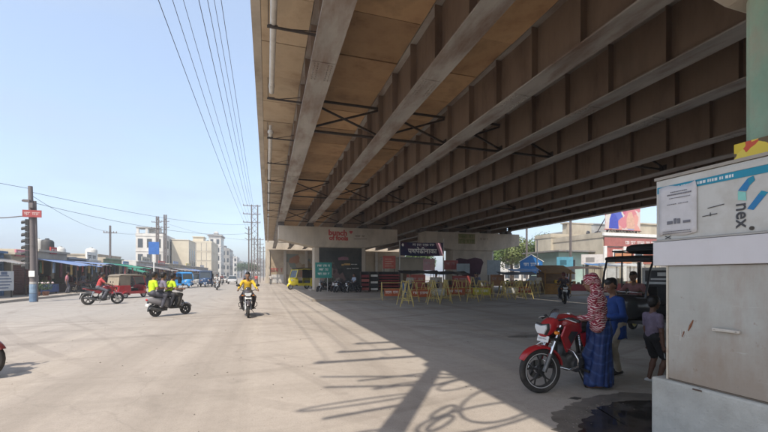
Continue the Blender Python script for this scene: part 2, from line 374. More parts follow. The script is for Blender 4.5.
# puddle and wet mud by the cabinet
def blob_sheet(name, pts, z, m, kind='structure', rough=.028):
    g = MB(); n = len(pts); cx = sum(p[0] for p in pts) / n; cy = sum(p[1] for p in pts) / n
    ring = []
    for i in range(n):
        a = Vector(pts[i]); c = Vector(pts[(i + 1) % n])
        for t in (0, .125, .25, .375, .5, .625, .75, .875):
            q = a.lerp(c, t); k = rough * (math.sin(i * 5 + t * 9) + .6 * math.sin(i * 11 + t * 23)); ring.append((q.x + k + random.uniform(-.12, .12) * rough, q.y - k * .6 + random.uniform(-.12, .12) * rough, z))
    g.add(ring + [(cx, cy, z)], [(i, (i + 1) % len(ring), len(ring)) for i in range(len(ring))])
    return tag(g.obj(name, m), kind=kind)
def puddle_mat():
    m, n, b = nodes('muddy_water'); L = n.links
    pos = n.nodes.new('ShaderNodeNewGeometry').outputs['Position']
    q = n.nodes.new('ShaderNodeTexNoise'); q.inputs['Scale'].default_value = 3.5; q.inputs['Detail'].default_value = 8; L.new(pos, q.inputs['Vector'])
    r = n.nodes.new('ShaderNodeValToRGB'); r.color_ramp.elements[0].position = 0.4; r.color_ramp.elements[1].position = 0.68
    r.color_ramp.elements[0].color = (0.02, 0.018, 0.016, 1); r.color_ramp.elements[1].color = (0.05, 0.042, 0.034, 1)
    L.new(q.outputs['Fac'], r.inputs[0]); L.new(r.outputs[0], b.inputs['Base Color'])
    r2 = n.nodes.new('ShaderNodeValToRGB'); r2.color_ramp.elements[0].position = 0.42; r2.color_ramp.elements[1].position = 0.6
    r2.color_ramp.elements[0].color = (0.03,) * 3 + (1,); r2.color_ramp.elements[1].color = (0.25,) * 3 + (1,)
    L.new(q.outputs['Fac'], r2.inputs[0]); L.new(r2.outputs[0], b.inputs['Roughness'])
    bp = n.nodes.new('ShaderNodeBump'); bp.inputs['Strength'].default_value = 0.06; bp.inputs['Distance'].default_value = 0.01; L.new(q.outputs['Fac'], bp.inputs['Height']); L.new(bp.outputs[0], b.inputs['Normal'])
    return m
WETM = M('wet_asphalt', (0.15, 0.132, 0.113), 0.5, 0.3, 3, world=True, bump=0.3)
blob_sheet('wet_patch', [(2.55, 3.0), (2.85, 3.22), (3.15, 3.62), (3.55, 3.78), (3.95, 3.95), (4.6, 4.0), (5.2, 3.7), (5.2, 2.0), (3.0, 1.8), (2.4, 2.4)], 0.004, WETM)
blob_sheet('puddle_water', [(2.62, 2.86), (2.95, 3.07), (3.3, 3.32), (3.75, 3.58), (4.2, 3.72), (4.8, 3.6), (4.9, 2.2), (3.2, 1.9), (2.55, 2.3)], 0.008, puddle_mat())
blob_sheet('damp_stain', [(5.85, 8.35), (6.35, 8.2), (6.95, 8.3), (7.1, 8.5), (6.6, 8.65), (6.1, 8.55)], 0.004, WETM)
blob_sheet('tar_patch', [(3.72, 4.0), (3.86, 4.03), (3.92, 3.96), (3.8, 3.92)], 0.004, M('tar_patch', (0.07, 0.064, 0.058), 0.8, 0.2, 6, world=True), rough=.008)
# clods of mud and broken stone along the edge of the puddle: nobody could count them
g = MB()
for i in range(120):
    t = random.random(); ex = [(2.55, 2.8), (2.95, 3.1), (3.3, 3.36), (3.75, 3.63), (4.3, 3.78)]
    k = min(3, int(t * 4)); a = Vector(ex[k]).lerp(Vector(ex[k + 1]), t * 4 - k)
    r = random.uniform(.004, .013); g.ball((a.x + random.gauss(0, .05), a.y + random.gauss(0, .05), r * .3), (r, r * random.uniform(.7, 1.3), r * .6), 6)
tag(g.obj('mud_clods', WETM, smooth=60), kind='stuff')
g = MB()
for i in range(350):
    x = random.uniform(-6, 9); y = random.uniform(3.2, 22); r = random.uniform(.004, .014)
    g.ball((x, y, r * .4), (r, r * random.uniform(.7, 1.4), r * .6), 5)
tag(g.obj('road_grit', M('grit', (0.2, 0.18, 0.155), 0.9, 0.4, 1.0, world=True), smooth=60), kind='stuff')

# ------------------------------------------------------------------ the flyover
WEB = M('girder_web_paint', (0.26, 0.19, 0.14), 0.7, 0.25, 0.7, (0.09, 0.055, 0.038), 0.8, 0.7, stretch=(1, 1.6, .5), world=True)
FLG = M('girder_flange_paint', (0.36, 0.335, 0.305), 0.6, 0.25, 1.0, (0.16, 0.085, 0.05), 0.85, 1.1, stretch=(1.6, 0.45, 1), world=True)
SOF = M('soffit_board', (0.54, 0.35, 0.19), 0.8, 0.35, 0.9, (0.17, 0.085, 0.04), 0.8, 0.9, stretch=(1, 1.0, 1), world=True, bump=0.2, bscale=12, rnd=.3)
SOF2 = M('soffit_concrete', (0.56, 0.44, 0.30), 0.85, 0.25, 0.8, (0.2, 0.12, 0.065), 0.75, 0.8, world=True, bump=0.25, bscale=14, rnd=.2)
CONC = M('pier_concrete', (0.5, 0.44, 0.36), 0.85, 0.15, 0.8, (0.2, 0.16, 0.12), 0.55, 0.6, stretch=(1, 1, 0.5), world=True, bump=0.3, bscale=10)
IRON = M('dark_iron', (0.055, 0.043, 0.036), 0.7, 0.3, 4)
PVC = M('white_pipe', (0.62, 0.6, 0.55), 0.45, 0.1, 3, (0.3, 0.25, 0.2), 0.5, 2, world=True)
ZB = 6.5; ZT = 7.95                                    # underside of girders, underside of slab
SPANS = [(-36.0, 1.42), (1.5, 36.96), (37.04, 73.5)]
def flyover(label, x0, x1, gx, detail):
    t = thing('flyover_deck', label, 'bridge', ((x0 + x1) / 2, 37, 0), 0, 'flyover decks')
    O = Vector((-(x0 + x1) / 2, -37, 0))
    def put(g, name, m, par=None, **k):
        o = g.obj(name, m, par or t, **k)
        if par is None and o.location.length == 0: o.location = O
        return o
    for si, (ya, yb) in enumerate(SPANS):
        g = MB(); g.b2((x0, ya, ZT + 0.1), (x1, yb, ZT + 0.36)); put(g, 'deck_slab', CONC)
        # parapets
        for s_, xe in ((-1, x0), (1, x1)):
            g = MB(); a = xe; c = xe - s_ * 0.28
            g.b2((min(a, c), ya, ZT + 0.36), (max(a, c), yb, ZT + 1.2)); put(g, 'parapet', CONC)
            g = MB(); g.b2((min(xe, xe - s_ * 0.22), ya, ZT + 0.02), (max(xe, xe - s_ * .22), yb, ZT + 0.098)); put(g, 'drip_edge', CONC)
        # soffit boards, bay by bay
        bays = [(x0 + 0.225, gx[0] - 0.2, SOF2)] + [(gx[i] + 0.2, gx[i + 1] - 0.2, SOF) for i in range(len(gx) - 1)] + [(gx[-1] + 0.2, x1 - 0.225, SOF2)]
        for bi, (a, c, m) in enumerate(bays):
            if si == 1:
                n = 19; st = (yb - ya) / n; me = None
                for k in range(n):
                    o = MB().b2((a + 0.006, 0.014, 0), (c - 0.006, st - 0.014, 0.06)).obj('soffit_board', m, t, me=me); me = o.data
                    o.location = O + Vector((0, ya + k * st, ZT + random.uniform(-0.004, 0.03)))
            else:
                g = MB(); g.b2((a, ya, ZT + .02), (c, yb, ZT + 0.08)); put(g, 'soffit_board', m)
        # girders
        for gi, x in enumerate(gx):
            g = MB(); g.b2((-0.012, ya + .05, ZB + 0.04), (0.012, yb - .05, ZT - 0.002), 0)
            g.b2((-0.29, ya + .05, ZB), (0.29, yb - .05, ZB + 0.04), 1); g.b2((-0.19, ya + .05, ZT - 0.002), (0.19, yb - .05, ZT + 0.025), 1)
            go = g.obj('girder', [WEB, FLG], t); go.location = O + Vector((x, 0, 0))
            if si == 1:
                n = 22; me = None
                for k in range(n + 1):
                    yy = ya + 0.35 + (yb - ya - 0.7) * k / n
                    g = MB(); g.b2((-0.19, -0.008, ZB + 0.042), (-0.0125, 0.008, ZT - 0.004)); g.b2((0.0125, -0.008, ZB + 0.042), (0.19, 0.008, ZT - 0.004))
                    o = g.obj('stiffener', WEB, go, me=me); me = o.data; o.location = (0, yy, 0)
                for yy in (9.2, 19.8, 30.5):            # bolted splice plates under the flange
                    g = MB(); g.b2((-0.26, yy - .42, ZB - 0.016), (0.26, yy + .42, ZB - 0.0005))
                    for u in range(8):
                        for v_ in (-.2, -.12, .12, .2): g.cyl((v_, yy - .35 + u * .1, ZB - 0.016), (v_, yy - .35 + u * .1, ZB - 0.036), 0.017, 6)
                    g.obj('splice_plate', FLG, go)
        # bracing between girders
        if si >= 1:
            ys = [ya + 0.5 + (yb - ya - 1.0) * k / 3 for k in range(4)] if si == 1 else [ya + 12, ya + 24]
            for i in range(len(gx) - 1):
                a, c = gx[i] + .02, gx[i + 1] - .02; me = None
                for yy in ys:
                    g = MB(); zl = ZB + 0.16; zh = ZT - 0.2; mid = (a + c) / 2
                    g.beam((a, 0, zl), (c, 0, zl), .075, .075); g.beam((a, 0.012, zh), (c, 0.012, zh), .07, .07)
                    g.beam((a, 0.05, zl + .06), (c, .05, zh - .06), .06, .06); g.beam((a, -.05, zh - .06), (c, -.05, zl + .06), .06, .06)
                    for q in (a + .02, c - .02): g.b2((q - .012, -.16, zl - .1), (q + .012, .16, zl + .2))
                    o = g.obj('cross_brace', IRON, t, me=me); me = o.data; o.location = O + Vector((0, yy, 0))
    if detail:    # drain pipe on brackets along the outer bay
        for a, c in ((-30, -4), (1.8, 12.6), (16.2, 24.4), (24.9, 36.2), (38, 70)):
            g = MB(); g.tube([(0.14, a, 7.42), (0.14, (a + c) / 2, 7.405), (0.14, c, 7.42)], 0.075, 12); g.cyl((.14, a + .4, 7.42), (.14, a + .6, 7.42), .09, 12); g.cyl((.14, c - .5, 7.42), (.14, c - .3, 7.42), .09, 12)
            put(g, 'drain_pipe', PVC, smooth=50)
        g = MB(); g.cyl((.14, 16.2, 7.42), (.14, 16.2, 7.7), .06, 10); g.ball((.14, 16.15, 7.42), .12, 10); put(g, 'pipe_elbow', PVC, smooth=60)
        me = None
        for k in range(10):
            yy = 5.4 + k * 3.72
            g = MB(); g.beam((0.0, 0, 7.31), (gx[0] - .015, 0, 7.31), .045, .045); g.beam((0.25, .02, 7.31), (gx[0] - .015, .55, 7.75), .02, .02)
            g.beam((0.03, 0, 7.31), (0.03, 0, ZT + .05), .02, .02); g.box((.14, 0, 7.345), (.2, .05, .02))
            o = g.obj('pipe_bracket', IRON, t, me=me); me = o.data; o.location = O + Vector((0, yy, 0))
    return t
G1 = [1.25, 3.95, 6.65, 9.15, 11.65]; G2 = [15.6, 18.2, 20.8, 23.4, 26.0]
flyover('flyover deck directly overhead with five steel girders and a white drain pipe along its edge', -0.37, 13.4, G1, True)
flyover('further flyover deck beyond the gap, its dark girders running behind the near deck', 14.0, 27.6, G2, False)

DARKP = M('pier_dark_paint', (0.05, 0.052, 0.048), 0.8, 0.25, 1.2, (0.14, 0.12, 0.10), 0.5, 1.0, world=True)
def pier(label, xc, yc, colm=None, w=5.0, cz=4.25):
    t = thing('bridge_pier', label, 'bridge pier', (xc, yc, 0), 0, 'flyover piers')
    g = MB(); g.prism([(-w / 2, 0), (w / 2, 0), (w / 2, cz), (-w / 2, cz)], 'y', -0.85, 0.85); g.obj('column', colm or CONC, t, bev=0.05)
    g = MB(); g.b2((-w / 2 - .35, -1.2, -.1), (w / 2 + .35, 1.2, .22)); g.obj('footing', CONC, t, bev=0.02)
    g = MB(); g.prism([(-w / 2 - .02, cz + .003), (w / 2 + .02, cz + .003), (5.75, 4.9), (5.75, 6.15), (-5.75, 6.15), (-5.75, 4.9)], 'y', -1.0, 1.0); cap = g.obj('cap', CONC, t, bev=0.03)
    gx = G1 if xc < 14 else G2
    for x in gx:
        for dy in (-0.55, .55):
            g = MB(); g.b2((x - xc - .3, dy - .28, 6.152), (x - xc + .3, dy + .28, 6.3)); g.b2((x - xc - .24, dy - .22, 6.302), (x - xc + .24, dy + .22, 6.44)); g.b2((x - xc - .28, dy - .25, 6.442), (x - xc + .28, dy + .25, 6.498)); g.obj('bearing', M('bearing_steel', (.12, .1, .09), .6), t)
    return t
GREENP = M('green_pier_paint', (0.24, 0.36, 0.265), 0.75, 0.2, 1.6, (0.36, 0.27, 0.2), 0.8, 1.5, stretch=(1, 1.3, .7), world=True, bump=0.4, bscale=9)
p0 = pier('green painted near pier at the right edge, behind the grey roadside cabinet', 6.87, 1.62, GREENP)
pA = pier('pier with a dark mural and red lettering on its cap', 6.75, 37.0)
pB = pier('pier of the further deck with a maroon painted shape on its bare column', 21.4, 37.4)
pier('near pier of the further deck, mostly hidden behind the grey cabinet', 21.4, 1.62)

# mural on the pier face: dark board with a painted group, light borders, a few pale strokes
mural = MB(); mural.b2((-2.05, -0.862, 0.3), (2.1, -0.852, 4.2)); mo = mural.obj('mural', DARKP, pA)
PNT = multicol('mural_figures', [(.09, .08, .075), (.2, .13, .12), (.3, .24, .2), (.12, .14, .1), (.36, .3, .26), (.1, .06, .06)], 2.2)
g = MB(); g.prism([(-1.95, .35), (.3, .35), (.5, 1.2), (.2, 1.9), (-.1, 1.6), (-.35, 2.3), (-.75, 2.9), (-1.1, 2.5), (-1.35, 2.0), (-1.6, 2.6), (-1.9, 2.2)], 'y', -.868, -.863); g.obj('mural_figures', PNT, mo)
g = MB(); g.b2((0.35, -.8675, 2.55), (.95, -.863, 2.72)); g.b2((.1, -.8675, 2.5), (.33, -.863, 2.66)); g.obj('mural_stroke', P((.55, .33, .12)), mo)
g = MB()
for x, wd, z in ((1.02, .3, 2.6), (1.36, .28, 2.6), (.62, .22, 2.18), (.88, .16, 2.18), (1.12, .3, 2.2), (1.46, .34, 2.22)): g.b2((x, -.8675, z), (x + wd, -.863, z + .07))
g.obj('mural_stroke', P((.65, .62, .56)), mo)
g = MB(); g.prism([(-.2, 3.0), (.8, 3.05), (.75, 3.3), (.3, 3.38), (-.25, 3.25)], 'y', -.8675, -.863); g.obj('mural_stroke', P((.26, .13, .16)), mo)
RED = P((.42, .05, .045)); GRF = P((.10, .13, .02)); INK = P((.13, .11, .08))
text('bunch', .74, RED, pA, (-.28, -1.003, 5.62), bold=.03); text('of fools', .6, RED, pA, (-.2, -1.003, 5.12), bold=.028)
text('♥', .3, RED, pA, (1.0, -1.003, 5.7)); marks(pA, 1.4, 2.4, 5.25, .22, INK, -1.002)
g = MB(); g.beam((1.3, -1.002, 5.08), (2.6, -1.002, 5.12), .004, .05); g.obj('paint_line', INK, pA)
marks(pB, -1.85, .1, 5.52, .45, GRF, -1.003); marks(pB, -1.8, .05, 4.98, .45, GRF, -1.003)
g = MB(); g.b2((-1.9, -1.0025, 4.95), (.12, -1.001, 6.02)); g.obj('paint_patch', M('olive_patch', (.24, .21, .1), .8, .3, 2), pB)
marks(pB, .7, 1.7, 5.4, .22, INK, -1.002)
g = MB(); g.prism([(-2.1, 3.3), (-1.6, 3.42), (-.7, 3.3), (.2, 3.5), (1.0, 3.35), (1.25, 3.0), (1.05, 2.5), (.85, 1.7), (.2, 1.35), (-.6, 1.5), (-1.3, 1.3), (-1.5, 2.2), (-2.0, 2.7)], 'y', -.856, -.852)
g.obj('painted_shape', M('maroon_paint', (.075, .028, .045), .8, .3, 2), pB)
g = MB(); g.b2((2.3, -.87, .3), (2.52, -.852, 4.2)); g.obj('white_edge_strip', P((.6, .58, .53)), pB)
# marks on the green pier: scrawls, peeling edge
g = MB()
for k in range(7):
    z = 3.2 + k * .45; pts = [(-2.503, .35 + .12 * math.sin(k * 2.1 + q * .9) , z + q * .04 + .05 * math.cos(q * 1.7)) for q in range(9)]
    g.tube(pts, .008, 4)
g.obj('scrawl', P((.17, .16, .13)), p0)
YEL = multicol('yellow_notice_print', [(.75, .55, .05), (.8, .6, .08), (.7, .45, .05), (.65, .1, .05), (.8, .62, .1), (.15, .1, .05)], 6)
g = MB(); g.b2((-2.55, -.6, 2.70), (-2.505, .9, 2.86)); g.obj('yellow_notice', YEL, p0, bev=.004)

# abutment at the far end of the bridge, painted walls
WALLP = multicol('wall_mural', [(.30, .2, .1), (.36, .27, .17), (.42, .35, .25), (.2, .22, .18), (.34, .16, .08), (.44, .38, .28)], .7)
ab = thing('bridge_abutment', 'painted end wall under the flyover, beyond the yellow three-wheeler', 'wall', (13, 74.5, 0))
g = MB(); g.b2((-13, 0, 0), (14.5, 1.2, 6.4)); g.obj('end_wall', M('abutment_paint', (.42, .33, .22), .85, .2, .5, (.22, .15, .1), .6, .4, world=True), ab)
g = MB(); g.b2((-9.5, -.03, 1.2), (-3.2, -.005, 5.6)); g.obj('wall_mural', WALLP, ab)
g = MB(); g.b2((-12.6, -.03, .1), (-9.8, -.005, 1.7)); g.obj('whitewash_band', P((.55, .53, .5)), ab)
for i, x in enumerate((-13.0, -10.0, -6, -2, 3, 8)):
    g = MB(); g.b2((x, -.3, 0), (x + .5, -.031, 6.2)); g.obj('pilaster', CONC, ab)
marks(ab, -12.4, -10.2, 2.1, .8, RED, -.032)
rw = thing('approach_ramp', 'long concrete ramp wall continuing behind the flyover end wall', 'wall', (13, 76, 0))
g = MB(); g.b2((-13.3, 0, 0), (14.6, 180, 8.3)); g.obj('ramp_wall', CONC, rw)
g = MB(); g.b2((-13.36, 0, 8.3), (-13.05, 180, 9.3)); g.obj('ramp_parapet', CONC, rw)
# ------------------------------------------------------------------ left side of the road: shops, poles, far buildings
CREAM = M('cream_plaster', (.47, .42, .33), .85, .15, .8, (.25, .2, .15), .55, .5, stretch=(1, 1, .5), world=True)
WHITEP = M('white_plaster', (.62, .6, .56), .85, .1, .8, (.33, .3, .26), .5, .5, stretch=(1, 1, .4), world=True)
GREYP = M('grey_plaster', (.34, .33, .31), .85, .15, .8, (.18, .16, .14), .5, .5, stretch=(1, 1, .4), world=True)
TIN = M('tin_sheet', (.3, .29, .28), .55, .2, 1.5, (.2, .11, .06), .6, 1.0, metal=.3, world=True)
WOOD = M('old_wood', (.2, .13, .08), .8, .3, 3, stretch=(1, 1, 6))
DIM = M('dim_interior', (.06, .05, .045), .9, .4, 2)
GOODS = multicol('mixed_goods', [(.3, .07, .05), (.4, .33, .2), (.08, .13, .3), (.45, .42, .38), (.1, .2, .1), (.16, .1, .08), (.42, .2, .07), (.05, .05, .05)], 5)
CLOTH = multicol('hung_clothes', [(.5, .42, .3), (.12, .09, .1), (.4, .34, .26), (.35, .08, .08), (.15, .2, .33), (.55, .5, .42)], 4, stretch=(1, 1, .35))
GOODC = [P(c_) for c_ in ((.3, .06, .05), (.42, .35, .22), (.09, .14, .3), (.5, .47, .42), (.1, .19, .1), (.15, .1, .08), (.45, .22, .07), (.04, .04, .045), (.55, .5, .4), (.2, .18, .17), (.36, .15, .2))]
def sheet_roof(g, x0, x1, y0, y1, z0, z1, n=10):     # corrugated sheet sloping in x from z0 (x0) to z1 (x1)
    vs = []; fs = []; st = (y1 - y0) / (2 * n)
    for i in range(2 * n + 1):
        d = .022 if i % 2 else -.022; rx_ = random.uniform(-.12, .1) if i % 4 < 2 else 0; rz_ = .05 * math.sin(i * .21 + y0) + random.uniform(-.015, .015)
        for x, z in ((x0, z0), (x1 + rx_, z1 + rz_)): vs += [(x, y0 + i * st, z + d), (x, y0 + i * st, z + d - .012)]
    for i in range(2 * n):
        a = i * 4; b = a + 4
        fs += [(a, b, b + 2, a + 2), (a + 1, a + 3, b + 3, b + 1), (a, a + 1, b + 1, b), (a + 2, b + 2, b + 3, a + 3)]
    g.add(vs, fs)
def shop(label, y0, y1, h, wallm, awn=None, awnm=None, front='open', frontm=None, sign=None, depth=2.4, x=-18.0, roofjunk=0):
    x += random.uniform(-.5, .35); h += random.uniform(-.15, .5)
    if awn: awn = (awn[0] + random.uniform(-.1, .3), awn[1] * random.uniform(.8, 1.15), awn[2] * random.uniform(.7, 1.5))
    t = thing('shop', label, 'shop', (x, (y0 + y1) / 2, .11), 0, 'shops along the left side of the road')
    a, b = (y0 - y1) / 2 + .02, (y1 - y0) / 2 - .02
    for q0, q1 in ((a, a + .2), (b - .2, b)):
        g = MB(); g.b2((-depth, q0, 0), (0, q1, h)); g.obj('side_wall', wallm, t)
    g = MB(); g.b2((-depth, a + .2, 0), (-depth + .2, b - .2, h)); g.obj('back_wall', GOODS, t)
    g = MB(); g.b2((-depth - .1, a - .01, h), (.25, b + .01, h + .16)); g.obj('roof_slab', wallm, t)
    g = MB(); g.b2((-.15, a + .2, h - .75), (.02, b - .2, h)); lin = g.obj('lintel', wallm, t)
    if front == 'shutter':
        n = int((h - .78) / .12)
        g = MB()
        for k in range(n): g.prism([(-.08, .03 + k * .12), (-.02, .06 + k * .12), (-.08, .145 + k * .12)], 'y', a + .22, b - .22)
        g.b2((-.12, a + .22, .02), (-.085, b - .22, h - .76)); g.obj('shutter', frontm, t)
    else:
        g = MB(); g.b2((-1.5, a + .25, .0), (-.3, b - .25, .75)); g.b2((-1.6, a + .2, .751), (-.25, b - .2, .8)); g.obj('counter', WOOD, t)
        for k in range(3):
            g = MB(); g.b2((-depth + .3, a + .3, .6 + k * .75), (-depth + .8, b - .3, .65 + k * .75)); sh = g.obj('shelf', WOOD, t)
        yy = a + .35
        while yy < b - .35:
            w_ = random.uniform(.18, .5); hh = random.uniform(.15, .7); g = MB(); yy += w_ / 2
            if random.random() < .4: g.lathe([(0, 0), (w_ * .45, 0), (w_ * .5, hh * .6), (w_ * .3, hh), (0, hh)], (-.8 + random.uniform(-.2, .2), yy, .801), n=10)
            else: g.box((-.8 + random.uniform(-.2, .2), yy, .801 + hh / 2), (random.uniform(.25, .4), w_, hh), (0, 0, random.uniform(-.2, .2)))
            g.obj('goods', random.choice(GOODC), t); yy += w_ / 2 + random.choice((.03, .05, .3))
        yy = a + .35
        while yy < b - .35:
            w_ = random.uniform(.12, .42); hh = random.uniform(.35, 1.5); x_ = random.uniform(-.6, .12); z_ = h - random.uniform(.78, .95); g = MB()
            g.prism([(yy, z_), (yy + w_ * .3, z_ + .08), (yy + w_ * .7, z_ + .08), (yy + w_, z_), (yy + w_ * 1.05, z_ - hh), (yy + w_ * .5, z_ - hh - .05), (yy - w_ * .05, z_ - hh)], 'x', x_, x_ + .07)
            g.obj('hanging_goods', random.choice(GOODC + [CLOTH]), t); yy += w_ + random.choice((.06, .1, .5, .9, 1.3))
        if random.random() < .7:
            g = MB(); yy = random.uniform(a + .6, b - .9); g.b2((.3, yy, 0), (.9, yy + .9, random.uniform(.4, .9))); g.obj('crate', random.choice(GOODC), t)
    if awn and front == 'open':
        yy = a + .3
        while yy < b - .4:
            w_ = random.uniform(.25, .5); hh = random.uniform(.5, 1.2); x_ = random.uniform(.35, max(.5, awn[1] * .6)); z_ = awn[0] - awn[2] * x_ / awn[1] - .08; g = MB()
            g.prism([(yy, z_ - .1), (yy + w_ * .35, z_), (yy + w_ * .65, z_), (yy + w_, z_ - .1), (yy + w_ * .85, z_ - .25), (yy + w_ * .9, z_ - hh), (yy + w_ * .1, z_ - hh), (yy + w_ * .15, z_ - .25)], 'x', x_, x_ + .06)
            g.obj('hung_garment', random.choice([P(c_) for c_ in ((.6, .55, .45), (.55, .4, .15), (.5, .12, .12), (.62, .6, .56), (.1, .1, .12), (.2, .3, .45), (.45, .3, .2))]), t); yy += w_ + random.choice((.05, .12, .4, .8))
    if awn:
        z1, ext, drop = awn; g = MB(); sheet_roof(g, 0.03, ext, a - .05, b + .05, z1, z1 - drop, int((b - a) * 4)); aw = g.obj('awning', awnm, t)
        for yy in (a + .1, b - .1):
            g = MB(); g.cyl((ext - .1, yy, 0), (ext - .1, yy, z1 - drop - .03), .035, 8); g.obj('awning_post', IRON, t)
    if sign:
        sm, w_, hh, txt_, tm = sign
        g = MB(); g.b2((.03, -w_ / 2, h - .1), (.13, w_ / 2, h - .1 + hh)); so_ = g.obj('signboard', sm, t, bev=.01)
        marks(so_, -w_ * .42, w_ * .42, h - .1 + hh * .3, hh * .42, tm, .131, 'x')
    for k in range(roofjunk):
        g = MB(); yy = random.uniform(a + .5, b - .5); xx = random.uniform(-depth + .6, -.8); z = h + .162; r = random.uniform(.4, .6)
        g.lathe([(0, 0), (r, 0), (r * 1.02, .4), (r, .85), (r * .8, 1.0), (r * .3, 1.08), (r * .3, 1.16), (0, 1.16)], (xx, yy, z), n=14)
        g.obj('water_tank', M('water_tank_' + str(k % 2), ((.06, .06, .06) if k % 2 else (.55, .54, .5)), .6), t, smooth=40)
    return t
BLUEW = M('blue_wall', (.10, .2, .36), .75, .2, 1.2, (.3, .3, .3), .4, .7, world=True)
BLUEA = M('blue_awning', (.13, .2, .38), .6, .2, 1.5, (.35, .34, .33), .5, .8, world=True)
GREENA = M('green_awning', (.03, .2, .13), .6, .2, 1.5, (.2, .24, .2), .4, .8, world=True)
BROWN = M('brown_shutter', (.16, .08, .06), .7, .2, 2, world=True)
PINKS = P((.55, .2, .26)); WT = P((.75, .74, .7)); DK = P((.04, .04, .045)); REDS = P((.45, .06, .05))
shop('low blue-fronted shop with a ragged awning and a white notice board at the left edge', 28.6, 34.2, 2.75, BLUEW, (2.5, 1.5, .25), TIN, 'shutter', BLUEW, None)
shop('shop with a brown closed front and a small pink and white signboard', 34.3, 37.4, 2.9, CREAM, None, None, 'shutter', BROWN, (PINKS, 2.4, .5, '*', WT))
shop('open cloth shop under a long blue awning hung with pale garments', 37.5, 42.6, 3.0, CREAM, (2.85, 2.6, .35), BLUEA, 'open', None, (REDS, 1.0, .6, '', WT), roofjunk=2)
shop('dark open shop at the far end of the blue awning', 42.7, 47.0, 3.0, GREYP, (2.85, 2.6, .35), BLUEA, 'open', None, None, roofjunk=1)
shop('shop with a white box sign above a short tin awning', 47.1, 51.0, 2.9, WHITEP, (2.75, 1.6, .3), TIN, 'open', None, (WT, 2.6, 1.1, '*', DK))
shop('open shop under the larger dark green awning', 51.1, 57.0, 2.9, CREAM, (2.8, 3.2, .5), GREENA, 'open', None, None, roofjunk=1)
shop('narrow shop under the smaller green awning', 57.1, 61.5, 2.8, GREYP, (2.6, 3.0, .5), GREENA, 'open', None, (BLUEW, 2, .7, '', WT))
shop('pale shop with a grey tin awning beside the twin pylons', 61.6, 70, 3.1, WHITEP, (2.8, 2.4, .4), TIN, 'open', None, (P((.5, .48, .4)), 4, .9, '', DK))
shop('brown-fronted shop among the far end of the market row', 70.1, 80, 3.0, GREYP, (2.7, 2.6, .4), TIN, 'open', None, (REDS, 4, .7, '', WT))
shop('shop with a faded cream front near the end of the market row', 80.1, 92, 3.3, CREAM, (2.9, 2.6, .4), TIN, 'open', None, (P((.14, .22, .4)), 4, .8, '', WT))
shop('last low shop of the market row before the taller buildings', 92.1, 108, 3.2, CREAM, (2.9, 2.6, .4), BLUEA, 'open', None, (P((.5, .4, .1)), 5, .8, '', WT))
shop('far tin-roofed shop row end, below the cream panelled building', 108.1, 132, 3.6, GREYP, (3.0, 2.6, .4), TIN, 'open', None, (P((.5, .5, .5)), 6, .9, '', WT))
# notice board leaning on the blue shop, bench of goods, plants and clutter by it
t = thing('notice_board', 'white printed notice board standing before the blue shop front', 'sign', (-16.6, 31.3, .11), R(78))
g = MB(); g.b2((-.75, -.03, .45), (.75, .03, 1.75)); g.obj('board', P((.55, .58, .6)), t)
g = MB()
for k in range(5): g.b2((-.6, -.036, .6 + k * .2), (.6 - random.random() * .4, -.031, .67 + k * .2))
g.b2((-.2, -.036, 1.5), (.25, -.031, 1.7)); g.obj('print', P((.12, .16, .25)), t)
for x in (-.6, .6):
    g = MB(); g.b2((x - .03, -.03, 0), (x + .03, .03, .45)); g.obj('leg', IRON, t)
t = thing('display_table', 'low table of small pale goods with a blue cloth outside the brown shutter', 'table', (-16.7, 36.0, .11), R(90), None)
g = MB(); g.b2((-1.3, -.5, .7), (1.3, .5, .76)); g.obj('tabletop', WOOD, t)
g = MB(); g.b2((-1.32, -.53, .15), (1.32, -.51, .77)); g.obj('cloth_front', P((.06, .1, .25)), t)
for x in (-1.2, 1.2):
    for y_ in (-.4, .4):
        g = MB(); g.b2((x - .04, y_ - .04, 0), (x + .04, y_ + .04, .7)); g.obj('leg', WOOD, t)
for k in range(14):
    g = MB(); g.ball((-1.1 + k * .17, random.uniform(-.3, .3), .85), (.1, .1, .1), 8); g.obj('pale_bundle', P((.6, .5 - .02 * (k % 4), .48)), t, smooth=60)
for k, (x, y_) in enumerate(((-15.6, 33.0), (-15.4, 33.7))):
    t = thing('potted_bush', ('small dark leafy bush between notice board and signal pole', 'second leafy bush hard against the signal pole foot')[k], 'plant', (x, y_, .11))
    g = MB(); g.lathe([(0, 0), (.16, 0), (.22, .3), (.2, .3), (.14, .02)], n=12); g.obj('pot', P((.25, .12, .08)), t, smooth=40)
    g = MB()
    for i in range(240):
        p = Vector((random.gauss(0, .2), random.gauss(0, .2), .4 + abs(random.gauss(0, .28)))); a_, u, v = frame((random.gauss(0, 1), random.gauss(0, 1), random.gauss(0, 1)))
        g.add([p - u * .03, p + v * .09, p + u * .03, p - v * .02], [(0, 1, 2, 3)])
    g.obj('foliage', M('leaf_dark', (.05, .085, .03), .7, .4, 4), t)

